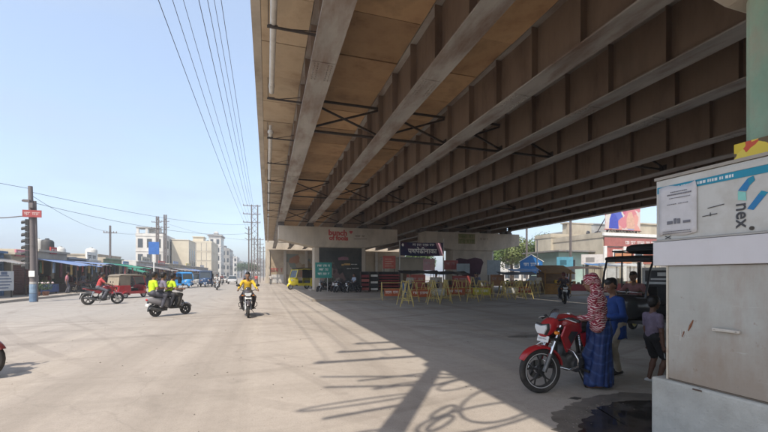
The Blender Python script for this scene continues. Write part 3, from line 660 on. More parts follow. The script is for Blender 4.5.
# signal pole: concrete post with stacked signal heads in profile, a red board and a camera
LAMPB = P((.03, .03, .03)); PST = M('weathered_post', (.17, .15, .145), .8, .3, 2, (.08, .06, .06), .5, 2)
t = thing('signal_pole', 'tall dark signal pole with stacked signal hoods and a small red board', 'pole', (-13.25, 27.64, 0))
g = MB(); g.tube([(0, 0, 0), (-.04, 0, 3.5), (-.13, 0, 6.85)], [.15, .13, .11], 10); g.obj('post', PST, t, smooth=40)
g = MB(); g.tube([(.12, .1, 0), (.1, .1, 3), (.03, .1, 6.0)], [.09, .09, .09], 8); g.obj('second_post', PST, t, smooth=40)
g = MB(); g.cyl((0, 0, .02), (0, 0, .5), .17, 12); g.obj('painted_band', M('faded_blue', (.13, .2, .3), .8, .3, 5), t); g = MB(); g.cyl((0, 0, .52), (0, 0, 1.05), .168, 12); g.obj('painted_band', M('faded_blue2', (.2, .28, .37), .8, .3, 5), t); g = MB(); g.cyl((0, 0, 1.06), (0, 0, 1.2), .166, 12); g.obj('painted_band', P((.4, .38, .35)), t)
g = MB(); g.b2((-.12, -.19, 1.5), (.16, -.16, 1.85)); g.obj('pasted_notice', WT, t)
for k in range(8):
    z = 1.95 + k * .37
    g = MB(); g.b2((-.32, -.14, z), (-.14, .14, z + .34)); hd = g.obj('signal_head', LAMPB, t)
    g = MB()
    for i in range(9):
        a0 = R(-20 + i * 27.5); a1 = R(-20 + (i + 1) * 27.5); y0_, z0_, y1_, z1_ = .12 * math.cos(a0), .12 * math.sin(a0), .12 * math.cos(a1), .12 * math.sin(a1)
        g.add([(-.32, y0_, z + .18 + z0_), (-.32, y1_, z + .18 + z1_), (-.52, y1_, z + .18 + z1_ - .04), (-.52, y0_, z + .18 + z0_ - .04)], [(0, 1, 2, 3)])
    g.obj('hood', LAMPB, hd)
g = MB(); g.b2((-.42, -.2, 5.0), (.5, -.17, 5.42)); rb = g.obj('red_board', M('faded_red_board', (.3, .06, .06), .7, .3, 4), t); marks(rb, -.34, .42, 5.1, .2, P((.5, .4, .38)), -.201)
g = MB(); g.box((-.2, -.2, 5.95), (.3, .14, .14)); g.cyl((-.35, -.2, 5.95), (-.42, -.2, 5.95), .06, 8); g.cyl((-.05, -.1, 5.6), (-.05, -.1, 6.1), .04); g.box((0, -.18, 5.7), (.2, .15, .3)); g.obj('camera_box', PST, t)
g = MB(); g.tube([(-.1, 0, 5.1), (-.6, .0, 5.05), (-1.2, 0, 4.95), (-1.7, 0, 4.9)], .03, 6); g.obj('bracket_arm', PST, t)
g = MB(); g.ball((-1.85, 0, 4.55), (.22, .15, .42), 10); g.obj('arm_lamp', P((.25, .25, .26)), t, smooth=60)

# power poles
def pylon(label, x, y, h, legs, arms, w=.14, aw=1.25, left_only=False, vee=False):
    t = thing('utility_pole', label, 'utility pole', (x, y, 0), 0, 'utility poles')
    for lx in legs:
        g = MB(); g.b2((lx - w / 2, -w / 2 + .02, 0), (lx + w / 2, w / 2 - .02, h)); g.b2((lx - w / 2 - .02, -w / 2 - .01, 0), (lx - w / 2 + .015, w / 2 + .01, h)); g.b2((lx + w / 2 - .015, -w / 2 - .01, 0), (lx + w / 2 + .02, w / 2 + .01, h)); g.obj('post', PST, t)
    if len(legs) > 1:
        g = MB(); z = 1.5
        while z < h - .6: g.beam((legs[0], 0, z), (legs[1], 0, z + 1.0), .04, .05); g.beam((legs[1], .05, z), (legs[0], .05, z + 1.0), .04, .05); z += 1.0
        g.beam((legs[0], 0, 1.5), (legs[1], 0, 1.5), .05, .05); g.obj('lattice', PST, t)
    for z in arms:
        g = MB()
        if vee:
            for s_ in (-1, 1): g.beam((0, 0, z - .3), (s_ * aw, 0, z), .07, .07)
        else: g.b2((-aw + (-.0), -.06, z - .05), (aw if not left_only else .3, .06, z + .05))
        a_ = g.obj('crossarm', PST, t)
        for ix in ((-aw + .06, -aw * .5, aw * .5, aw - .06) if not left_only else (-aw + .06, -aw * .52)):
            if vee and abs(ix) < aw * .9: continue
            g = MB(); g.lathe([(0, 0), (.035, 0), (.035, .06), (.07, .08), (.035, .11), (.065, .13), (.03, .17), (0, .18)], (ix, 0, z + .05), n=8); g.obj('insulator', P((.2, .12, .1)), a_, smooth=40)
    return t
Z1, Z2, Z3 = 10.5, 11.9, 13.3
pylon('twin-post power pole with three crossarms standing beside the far flyover', -2.45, 68, 13.5, (-.05, .95), (Z1, Z2, Z3), aw=1.4)
pylon('slim power pole with upswept arms in front of the twin-post pole', -2.5, 58, 8.6, (0,), (6.9, 7.7, 8.4), vee=True, aw=.55, w=.12)
pylon('distant twin power pole left of the flyover edge', -2.0, 86, 9.6, (-.6, .6), (9.2, 8.2), aw=1.3)
pylon('most distant power pole in line with the flyover edge', -1.4, 112, 9.6, (-.5, .5), (9.2, 8.2), aw=1.2)
pylon('left one of the two tall lattice poles behind the market row', -21.6, 88, 13.6, (0, .35), (12.4, 11.2), aw=.9, w=.2)
pylon('right one of the two tall lattice poles behind the market row', -20.2, 88, 14.0, (0, .35), (12.6, 11.4), aw=.9, w=.2)
pylon('single power pole rising behind the green awnings', -20.6, 61, 8.4, (0,), (7.4,), aw=.8, w=.16)
# near pole just behind the camera: its shadow lies over the road
NP = (-.78, .74)
npole = pylon('power pole beside the flyover whose shadow falls across the road', NP[0], NP[1], 13.8, (0,), (Z1, Z2, Z3), w=.17, aw=2.6, left_only=True)
CBL = P((.025, .025, .028), .6)
def coil(c, rx, rz_, turns, tilt, r=.022):
    pts = []
    for i in range(turns * 22):
        t_ = 2 * math.pi * i / 22; k = 1 + .08 * math.sin(t_ * .37 + c[2])
        pts.append((c[0] + rx * k * math.cos(t_), c[1] + .03 * i / 22 + tilt * math.cos(t_), c[2] + rz_ * k * math.sin(t_)))
    g = MB(); g.tube(pts, r, 6); return g
for k, (c, rx, rz_, n) in enumerate((((-.8, -.2, 6.95), .8, .16, 1), ((1.2, -.2, 6.15), .62, .95, 1), ((.95, -.22, 5.5), .85, .55, 1), ((.40, -.2, 5.9), .2, .24, 1), ((.42, -.2, 5.4), .2, .24, 1), ((-.55, -.2, 5.1), .5, .32, 1), ((.5, -.2, 7.5), .4, .35, 1), ((-.45, -.2, 7.9), .5, .1, 1))):
    coil(c, rx, rz_, n, .1, .026).obj('cable_coil', CBL, npole, smooth=60)
for k, (a_, b_) in enumerate((((-.05, 0, 8.1), (-1.9, 0.1, 8.7)), ((.1, 0, 9.4), (1.0, .1, 8.5)), ((.1, 0, 8.5), (1.0, .1, 9.3)), ((-.1, 0, 7.4), (-1.6, 0, 7.9)), ((.1, 0, 7.9), (1.3, 0, 7.5)), ((.1, 0, 8.3), (.9, 0, 7.5)), ((.1, 0, 7.2), (1.0, 0, 8.0)), ((-.1, 0, 8.4), (-1.2, 0, 8.2)), ((-.1, 0, 6.2), (-1.0, 0, 5.9)))):
    g = MB(); g.beam(a_, b_, .05, .05); g.obj('side_bracket', PST, npole)
g = MB(); g.b2((-.18, -.18, 9.0), (.18, .18, 9.3)); g.obj('junction_box', PST, npole)
# overhead lines
def wire(label, p, q, sag, r=.012, n=24, m=CBL):
    pts = []
    for i in range(n + 1):
        t_ = i / n; a = Vector(p).lerp(Vector(q), t_); a.z -= sag * 4 * t_ * (1 - t_); pts.append(a - Vector(p))
    g = MB(); g.tube(pts, r, 5); o = g.obj('overhead_wire', m, smooth=60); o.location = p
    return tag(o, label, 'wire', 'overhead wires')
k = 0
names = ['outermost', 'inner']
for ix, xo in enumerate((-3.75, -2.5)):
    for iz, z in enumerate((Z1, Z2, Z3)):
        lev = ('lowest', 'middle', 'topmost')[iz]
        o = wire('%s wire of the %s run along the flyover between the near and far poles' % (lev, names[ix]), (-3.2 if ix == 0 else -1.98, NP[1], z + .2), (xo, 68, z + .2), .55)
        wire('%s wire of the %s run beyond the twin-post pole' % (lev, names[ix]), (xo, 68, z + .2), (xo + .6, 140, z - 1.0), .5, .014)
wire('single wire nearest the flyover edge overhead', (-1.5, NP[1], Z2 + .1), (-2.0, 68, Z2 + .2), .5)
wire('upper wire crossing the road from the signal pole to the flyover pole', (-13.3, 27.6, 6.5), (-2.4, 68, 10.2), .7)
wire('lower wire crossing the road from the signal pole to the slim pole', (-13.3, 27.6, 5.9), (-2.5, 58, 7.6), .8)
wire('long wire crossing high over the road from the lattice poles', (-20.2, 88, 12.4), (-2.0, 86, 9.0), .8, .016)
wire('wire running off to the left from the top of the signal pole', (-13.4, 27.6, 6.7), (-24, 20, 9.0), .4)
wire('wire strung along the market roofs from the single pole to the lattice poles', (-20.6, 61, 7.5), (-20.5, 88, 11.3), .7, .016)
wire('wire from the signal pole to the single pole behind the awnings', (-13.3, 27.6, 6.3), (-20.6, 61, 7.6), .5)

# ------------------------------------------------------------------ taller buildings behind the market row
WIN = glass('window_glass', (.05, .06, .07))
def block(label, x0, x1, y0, y1, h, wall, storeys, cols, face='y', winm=None, roof=True, group='buildings behind the market row', name='building', wz=.55, ww=.5, skip=(), parap=.5):
    t = thing(name, label, 'building', ((x0 + x1) / 2, y0, 0), 0, group)
    hx = (x1 - x0) / 2; D = y1 - y0
    g = MB(); g.b2((-hx, 0, 0), (hx, D, h)); wl = g.obj('wall', wall, t)
    sh = h / storeys; cw = 2 * hx / cols
    for s_ in range(storeys):
        g = MB(); g.b2((-hx - .08, -.1, s_ * sh + sh - .18), (hx + .08, D + .1, s_ * sh + sh - .02)); g.obj('floor_band', wall, t)
        for c_ in range(cols):
            if (s_, c_) in skip: continue
            cx = -hx + (c_ + .5) * cw; zz = s_ * sh + sh * .5
            g = MB(); g.b2((cx - cw * ww / 2 - .06, -.06, zz - sh * wz / 2 - .06), (cx + cw * ww / 2 + .06, -.005, zz + sh * wz / 2 + .06)); fr = g.obj('window', P((.3, .28, .26)), t)
            g = MB(); g.b2((cx - cw * ww / 2, -.075, zz - sh * wz / 2), (cx + cw * ww / 2, -.062, zz + sh * wz / 2)); g.obj('pane', winm or WIN, fr)
    n2 = max(2, int(D / 3))
    for s_ in range(storeys):               # windows of the road side too
        for c_ in range(n2):
            cy = (c_ + .5) * D / n2; zz = s_ * sh + sh * .5
            g = MB(); g.b2((hx + .005, cy - .6, zz - sh * wz / 2), (hx + .05, cy + .6, zz + sh * wz / 2)); g.obj('window', winm or WIN, t)
    if roof:
        g = MB(); g.b2((-hx - .05, -.05, h), (hx + .05, .15, h + parap)); g.b2((-hx - .05, .151, h), (-hx + .15, D, h + parap)); g.b2((hx - .15, .151, h), (hx + .05, D, h + parap)); g.obj('roof_parapet', wall, t)
        g = MB(); g.b2((-hx * .4, D * .3, h), (hx * .3, D * .6, h + 2.2)); g.b2((-hx * .45, D * .28, h + 2.2), (hx * .35, D * .62, h + 2.4)); g.obj('stair_room', wall, t)
        for q in range(2):
            g = MB(); g.lathe([(0, 0), (.55, 0), (.57, .5), (.55, 1.0), (.4, 1.2), (.15, 1.28), (0, 1.28)], (hx * (.55 - .35 * q), D * .4, h), n=12); g.obj('roof_tank', DK, t, smooth=40)
    return t
CREAM2 = M('cream_panel', (.6, .54, .42), .8, .1, .8, (.4, .34, .26), .5, .4, world=True)
bA = block('white flat-roofed block with open roof canopy behind the blue hoarding', -30.2, -24.4, 105, 118, 11.2, WHITEP, 3, 3)
for x in (-2.8, -.9):
    g = MB(); g.b2((x, .1, 11.2), (x + .5, .6, 13.0)); g.obj('roof_column', WHITEP, bA)
g = MB(); g.b2((-2.9, 0, 13.0), (.2, 4, 13.25)); g.obj('roof_canopy', GREYP, bA)
block('plain white lower block to the right of the canopy-topped white one', -24.0, -19.9, 112, 122, 11.0, CREAM2, 1, 1, skip=((0, 0),), roof=False)
bB = block('wide cream building with a grid of square panels on its front', -27.4, -17.9, 140, 158, 12.6, CREAM2, 4, 6, winm=CREAM2, wz=.86, ww=.9)
bC = block('tall pale tower with a dark flat cap rising behind the grid building', -23.6, -18.9, 176, 188, 17.6, WHITEP, 5, 2, ww=.45)
g = MB(); g.b2((-2.9, -.5, 18.2), (2.9, 12.4, 18.8)); g.obj('roof_cap', GREYP, bC)
g = MB(); g.b2((-.6, 4, 18.8), (.8, 5.5, 20.6)); g.obj('lift_room', WHITEP, bC)
block('grey glazed building beyond the tall pale tower', -26, -18.8, 215, 235, 15, GREYP, 4, 4)
block('pale blue-grey building far down the road on the left', -27, -18.5, 262, 285, 13, WHITEP, 4, 4)
block('low distant block closing the left side of the road', -30, -18, 320, 345, 12, GREYP, 3, 5)
block('long distant building across the end of the road', -17, 2, 420, 440, 17, GREYP, 4, 8)
block('small distant block by the end of the road', -17, -6.5, 390, 405, 12, WHITEP, 3, 4)
block('square cream house behind the blue awning shops', -34, -27.5, 52, 60, 4.3, CREAM, 1, 3, roof=False)
block('low white house behind the low blue shop at the left edge', -36, -26, 36, 46, 3.9, WHITEP, 1, 4, roof=False)
block('cream house with roof tanks behind the green awnings', -33, -26, 72, 82, 5.0, CREAM, 2, 3, roof=False)
# blue hoarding on posts near the market
t = thing('hoarding', 'tall narrow blue hoarding on a white post above the market roofs', 'hoarding', (-15.2, 60.6, .1))
g = MB(); g.b2((-.06, -.06, 0), (.06, .06, 4.4)); g.obj('post', WT, t)
g = MB(); g.b2((-.65, -.06, 4.4), (.65, .06, 6.15)); g.obj('panel', P((.04, .14, .42)), t)

# ------------------------------------------------------------------ trees
LEAF = [M('leaf_a', (.085, .13, .03), .65, .45, 1.2), M('leaf_b', (.05, .085, .028), .65, .45, 1.2), M('leaf_c', (.14, .17, .045), .65, .4, 1.2)]
def tree(label, x, y, h, r, n=3200, lm=0, ls=.22, name='leafy_tree', group='trees'):
    t = thing(name, label, 'tree', (x, y, 0), 0, group)
    g = MB(); th_ = h - r * 1.1
    g.tube([(0, 0, 0), (.1, .05, th_ * .5), (0, .1, th_)], [.05 * h, .035 * h, .025 * h], 8)
    cl = []
    for k in range(9):
        a = k * 2.4 + random.random(); e = random.uniform(.1, 1.2); d = r * random.uniform(.5, .8)
        c = Vector((d * math.cos(a) * math.cos(e), d * math.sin(a) * math.cos(e), th_ + d * math.sin(e))); cl.append((c, r * random.uniform(.38, .6)))
        g.tube([(0, .1, th_ * .9), tuple(c * .5 + Vector((0, 0, th_ * .5))), tuple(c)], [.02 * h, .013 * h, .005 * h], 5)
    cl.append((Vector((0, 0, th_ + r * .35)), r * .6))
    g.obj('trunk', M('bark', (.13, .095, .07), .9, .3, 3), t, smooth=60)
    g = MB()
    for k in range(n):
        c, q = random.choice(cl); d = Vector((random.gauss(0, 1), random.gauss(0, 1), random.gauss(0, .85))); d = d.normalized() * q * random.random() ** .4
        p = c + d; a_, u, v = frame((d.x + random.gauss(0, .3), d.y + random.gauss(0, .3), d.z + .4 + random.gauss(0, .3))); u, v = (u * math.cos(k) + v * math.sin(k), v * math.cos(k) - u * math.sin(k)); s_ = ls * random.uniform(.6, 1.3)
        g.add([p - u * s_ * .35, p + v * s_ * .7, p + u * s_ * .35, p - v * s_ * .5], [(0, 1, 2, 3)])
    g.obj('crown', LEAF[lm], t)
    return t
tree('dark tree by the far end of the market row', -24, 128, 9, 3.2, 1600, 1, .35)
tree('round tree near the end of the road left of the flyover', -9.5, 200, 9, 4, 1400, 1, .5)
tree('distant tree on the left of the road end', -15, 250, 10, 4.5, 1400, 1, .6)
tree('small tree behind the power poles by the far ramp', -5.0, 150, 6, 2.4, 1300, 1, .35)
# ------------------------------------------------------------------ vehicles
RUB = M('tyre_rubber', (.03, .029, .028), .85, .3, 6, (.12, .1, .085), .5, 3)
BLK = M('black_plastic', (.022, .022, .023), .5, .3, 6, (.1, .09, .075), .3, 4)
ALLOY = M('alloy', (.42, .42, .42), .35, .15, 8, metal=.8); STEEL = M('chrome_steel', (.6, .6, .6), .22, .1, 8, metal=1.0)
ENG = M('engine_metal', (.12, .12, .12), .45, .3, 12, metal=.5); LENS = glass('lamp_lens', (.55, .57, .58)); AMB = P((.7, .22, .02), .3); TAIL = P((.45, .02, .02), .3); SEATM = M('seat_vinyl', (.025, .024, .024), .55, .3, 10)
PLATE = P((.68, .68, .66))
def PAINT(c): return M('vehicle_paint_%02x%02x%02x' % tuple(int(q * 255) for q in c), c, .28, .08, 3, tuple(q * .5 + .08 for q in c), .35, 2.5, coat=.5)
def wheel(t, x, y, r, w, T=None, spokes=5, seg=28, rimm=None, name='wheel', drum=.07, thin=False):
    rimm = rimm or BLK; ax = (0, 1, 0); k = r - w * .85
    g = MB(); g.T = T; g.lathe([(k, -w * .38), (k + w * .25, -w * .5), (r - w * .18, -w * .46), (r - w * .05, -w * .28), (r, 0), (r - w * .05, w * .28), (r - w * .18, w * .46), (k + w * .25, w * .5), (k, w * .38)], (x, y, r), ax, seg, closed=True)
    ty = g.obj('tyre', RUB, t, smooth=50)
    g = MB(); g.T = T; g.lathe([(k + .004, -w * .4), (k + .006, w * .4), (k - .012, w * .42), (k - .03, w * .3), (k - .03, -w * .3), (k - .012, -w * .42)], (x, y, r), ax, seg, closed=True)
    g.cyl((x, y - w * .55, r), (x, y + w * .55, r), drum * .62, 14)
    for q in range(spokes):
        a = 2 * math.pi * q / spokes + .3; d = Vector((math.cos(a), 0, math.sin(a))); c = Vector((x, y, r)); e = Vector((-math.sin(a), 0, math.cos(a)))
        g.beam(c + d * drum * .4, c + d * k * .55, .024 if thin else .032, .03 if thin else .04)
        for s_ in (-1, 1): g.beam(c + d * k * .5, c + d * (k - .015) + e * s_ * k * .2, .014 if thin else .022, .018 if thin else .026)
    if thin: q = MB(); q.T = T; q.lathe([(k - .004, -w * .43), (k - .014, -w * .435), (k - .014, -w * .42), (k - .004, -w * .415)], (x, y, r), ax, seg, closed=True); q.lathe([(k - .004, w * .43), (k - .014, w * .435), (k - .014, w * .42), (k - .004, w * .415)], (x, y, r), ax, seg, closed=True); q.obj('rim_tape', P((.5, .5, .5)), ty, smooth=35)
    return g.obj('rim', rimm, ty, smooth=35)
def fender(g, cx, cz, r, w, a0, a1, n=14, th=.012, drop=.035):
    rings = []
    for i in range(n + 1):
        a = R(a0 + (a1 - a0) * i / n); e = .35 + .65 * math.sin(math.pi * min(1, max(.0, (i + 1.5) / (n + 3)))) ** .6
        hw = w / 2 * e; pr = []
        for y, d in ((-hw, -drop), (-hw * .85, -.006), (0, .012), (hw * .85, -.006), (hw, -drop), (hw * .8, -drop + .002), (0, .0), (-hw * .8, -drop + .002)):
            q = r + d; pr.append((cx + q * math.cos(a), y, cz + q * math.sin(a)))
        rings.append(pr)
    g.loft(rings)
def motorcycle(label, loc, rz, c1, c2=(.03, .03, .032), lean=0, steer=0, group=None, hi=False, plate='', rear_load=None):
    t = thing('motorcycle', label, 'motorcycle', loc, rz, group, lean)
    A = PAINT(c1); B = PAINT(c2); r = .305; seg = 40 if hi else 22
    piv = Vector((.40, 0, .93)); axd = Vector((-.40, 0, .92)).normalized()
    T = Matrix.Translation(piv) @ Matrix.Rotation(steer, 4, axd) @ Matrix.Translation(-piv)
    def S(): g = MB(); g.T = T; return g
    wf = wheel(t, .66, 0, r, .078 if hi else .09, T, seg=seg, thin=hi); wheel(t, -.64, 0, r, .11, None, seg=seg)
    g = S(); g.lathe([(.05, -.004), (.13, -.004), (.13, .004), (.05, .004)], (.66, -.075, r), (0, 1, 0), 24, closed=True); g.box((.60, -.075, r + .09), (.06, .05, .09)); g.obj('brake_disc', STEEL, t, smooth=40)
    for s_ in (-1, 1):
        g = S(); g.tube([(.66, s_ * .095, r), (.56, s_ * .095, .54)], .03, 12); g.obj('fork_slider', ALLOY if not hi else ENG, t, smooth=60)
        g = S(); g.tube([(.56, s_ * .095, .54), (.405, s_ * .095, .92)], .021, 12); g.obj('fork_tube', STEEL, t, smooth=60)
    g = S(); fender(g, .66, r, r + .035, .15, 28, 168); ff = g.obj('front_fender', A, t, smooth=50)
    g = S(); g.prism([(.6, .52), (.5, .66), (.56, .45), (.62, .38)], 'y', .075, .085); g.prism([(.6, .52), (.5, .66), (.56, .45), (.62, .38)], 'y', -.085, -.075); g.obj('fender_stay', A, t)
    g = S(); g.box((.425, 0, .88), (.08, .26, .035), (0, .35, 0)); g.box((.475, 0, .74), (.08, .26, .035), (0, .35, 0)); g.obj('fork_clamp', BLK, t)
    # headlight with its cowl
    g = S(); g.body([(.42, .94, .085, .08), (.5, .915, .115, .105), (.57, .87, .115, .10), (.62, .83, .09, .07), (.64, .81, .05, .04)], 18, 3.4); cw = g.obj('headlight_cowl', A, t, smooth=50)
    g = S(); g.prism([(-.07, .80), (.07, .80), (.125, .875), (.12, .93), (.0, .91), (-.12, .93), (-.125, .875)], 'x', .62, .655); hl = g.obj('headlight', LENS, t, bev=.012)
    g = S(); g.prism([(-.085, .785), (.085, .785), (.142, .87), (.135, .95), (.0, .93), (-.135, .95), (-.142, .87)], 'x', .60, .635); g.obj('headlight_mask', BLK, t, bev=.01)
    hl.data.transform(Matrix.Translation((0, 0, 0)))
    g = S(); g.body([(.47, 1.0, .08, .02), (.43, 1.08, .09, .02), (.40, 1.13, .06, .012)], 12); g.obj('visor', glass('visor_smoke', (.04, .04, .045)), t, smooth=50)
    g = S(); g.box((.61, 0, .735), (.012, .24, .085), (0, -.25, 0)); pl = g.obj('number_plate', PLATE, t, bev=.004)
    if plate:
        tx = marks(pl, -.085, .085, -.022, .04, DK, 0.0); tx.matrix_local = T @ Matrix.Translation((.6185, 0, .737)) @ Euler((0, -.25, 0)).to_matrix().to_4x4() @ Euler((R(90), 0, R(90))).to_matrix().to_4x4()
    g = S(); g.tube([(.36, .36, 1.0), (.40, .26, 1.03), (.42, .1, .99), (.42, -.1, .99), (.40, -.26, 1.03), (.36, -.36, 1.0)], .013, 8); hb = g.obj('handlebar', BLK, t, smooth=60)
    for s_ in (-1, 1):
        g = S(); g.tube([(.37, s_ * .27, 1.025), (.35, s_ * .39, .99)], .02, 10); g.obj('grip', SEATM, hb, smooth=60)
        g = S(); g.tube([(.43, s_ * .22, 1.02), (.435, s_ * .3, 1.01), (.40, s_ * .4, .985)], .008, 6); g.obj('lever', ALLOY, hb, smooth=60)
        if not hi: g = S(); g.tube([(.39, s_ * .24, 1.03), (.42, s_ * .29, 1.16), (.40, s_ * .32, 1.19)], .007, 6); g.ball((.40, s_ * .35, 1.21), (.02, .075, .05), 12); g.obj('mirror', BLK, hb, smooth=60)
        g = S(); g.tube([(.5, s_ * .1, .84), (.53, s_ * .19, .83)], .01, 6); g.ball((.54, s_ * .2, .83), (.04, .028, .025), 10); g.obj('indicator', AMB, t, smooth=60)
    # tank, shrouds, side panels
    g = MB(); g.body([(.36, .90, .03, .03), (.32, .915, .11, .085), (.24, .925, .145, .125), (.12, .93, .155, .13), (.0, .9, .13, .11), (-.08, .86, .09, .075), (-.11, .85, .05, .05)], 20); tk = g.obj('fuel_tank', A, t, smooth=50)
    g = MB(); g.lathe([(0, .012), (.04, .01), (.045, 0)], (.12, 0, 1.058), n=14); g.obj('filler_cap', STEEL, tk, smooth=40)
    for s_ in (-1, 1):
        g = MB(); pl_ = [(.50, .80), (.44, .94), (.30, .97), (.10, .92), (.02, .84), (.16, .78), (.24, .66), (.33, .56), (.38, .62)]
        lo, hi_ = (.135, .165) if s_ > 0 else (-.165, -.135); g.prism(pl_, 'y', lo, hi_); g.obj('tank_shroud', A, t, bev=.012)
        g = MB(); g.prism([(.36, .78), (.30, .86), (.14, .84), (.2, .77), (.27, .68)], 'y', s_ * .167 - .004, s_ * .167 + .004); g.obj('shroud_inlay', B, t)
        g = MB(); g.prism([(.0, .80), (-.05, .70), (-.14, .58), (-.3, .62), (-.4, .74), (-.2, .80)], 'y', s_ * .12 - .016, s_ * .12 + .016); g.obj('side_panel', A, t, bev=.01)
    # frame, engine, exhaust
    g = MB(); g.tube([(.40, 0, .84), (.28, 0, .80), (-.1, 0, .74), (-.5, 0, .78)], .025, 8); g.tube([(.40, 0, .8), (.34, 0, .55), (.28, 0, .34), (-.2, 0, .28)], .022, 8); g.tube([(-.1, 0, .74), (-.22, 0, .45), (-.2, 0, .3)], .025, 8); g.obj('frame', BLK, t, smooth=60)
    g = MB(); g.body([(.2, .38, .1, .08), (.14, .38, .14, .13), (-.06, .36, .14, .13), (-.18, .38, .1, .09)], 14, 4); g.cyl((.05, -.17, .36), (.05, .17, .36), .11, 16); g.cyl((-.1, -.15, .4), (-.1, .155, .4), .07, 14)
    for k in range(7): g.box((.15 + k * .012, 0, .5 + k * .028), (.17, .17, .012), (0, -.35, 0))
    g.box((.19, 0, .6), (.12, .12, .26), (0, -.35, 0)); g.obj('engine', ENG, t, smooth=35)
    g = MB(); g.tube([(.26, -.04, .55), (.34, -.08, .45), (.28, -.13, .27), (.0, -.15, .22), (-.3, -.16, .25)], .022, 8); g.tube([(-.25, -.17, .25), (-.35, -.18, .28), (-.8, -.2, .40), (-.84, -.2, .41)], [.03, .05, .055, .04], 12); g.obj('exhaust', ENG, t, smooth=50)
    g = MB(); g.beam((-.18, .09, .34), (-.66, .1, r), .03, .05); g.beam((-.18, -.09, .34), (-.66, -.1, r), .03, .05); g.beam((-.12, .13, .4), (-.62, .13, .36), .012, .1); g.obj('swing_arm', BLK, t)
    for s_ in (-1, 1):
        g = MB(); g.tube([(-.52, s_ * .12, .42), (-.4, s_ * .12, .72)], .024, 8)
        for k in range(6): q = Vector((-.52, s_ * .12, .42)).lerp(Vector((-.4, s_ * .12, .72)), .35 + k * .1); g.lathe([(.028, -.006), (.036, 0), (.028, .006)], q, (.12, 0, .3), 10)
        g.obj('rear_shock', STEEL, t, smooth=60)
    # seat and tail
    g = MB(); g.body([(-.04, .83, .07, .03), (-.1, .83, .115, .045), (-.3, .815, .14, .05), (-.42, .84, .14, .055), (-.6, .875, .125, .05), (-.72, .895, .08, .03)], 14, 3); g.obj('seat', SEATM, t, smooth=50)
    g = MB(); g.body([(-.3, .75, .12, .05), (-.5, .79, .12, .055), (-.7, .84, .09, .05), (-.84, .875, .05, .03)], 14, 3); tl = g.obj('tail', A, t, smooth=50)
    g = MB(); g.ball((-.845, 0, .865), (.02, .06, .03), 10); g.obj('tail_lamp', TAIL, tl, smooth=60)
    g = MB(); g.tube([(-.45, .14, .87), (-.62, .15, .93), (-.8, .1, .95), (-.8, -.1, .95), (-.62, -.15, .93), (-.45, -.14, .87)], .011, 8); g.obj('grab_rail', BLK, t, smooth=60)
    g = MB(); fender(g, -.64, r, r + .06, .15, 60, 178); g.box((-.93, 0, .52), (.02, .15, .2), (0, .35, 0)); g.obj('rear_fender', BLK, t, smooth=50)
    g = MB(); g.box((-.955, 0, .6), (.01, .2, .1), (0, .35, 0)); g.obj('number_plate', PLATE, t)
    for s_ in (-1, 1):
        g = MB(); g.tube([(-.02, s_ * .1, .3), (-.02, s_ * .28, .29)], .012, 6); g.cyl((-.02, s_ * .2, .295), (-.02, s_ * .3, .29), .02, 8); g.obj('foot_peg', BLK, t)
    g = MB(); g.tube([(.3, .1, .62), (.33, .25, .6), (.34, .33, .52), (.32, .33, .42), (.28, .2, .33), (.26, .05, .31)], .013, 8); g.tube([(.3, -.1, .62), (.33, -.25, .6), (.34, -.33, .52), (.32, -.33, .42), (.28, -.2, .33), (.26, -.05, .31)], .013, 8); g.obj('leg_guard', STEEL if hi else BLK, t, smooth=60)
    g = MB(); g.tube([(-.04, .12, .28), (-.10, .24, .03 if lean else .1), (-.12, .28, .02 if lean else .1)], .011, 6); g.obj('side_stand', BLK, t, smooth=60)
    return t
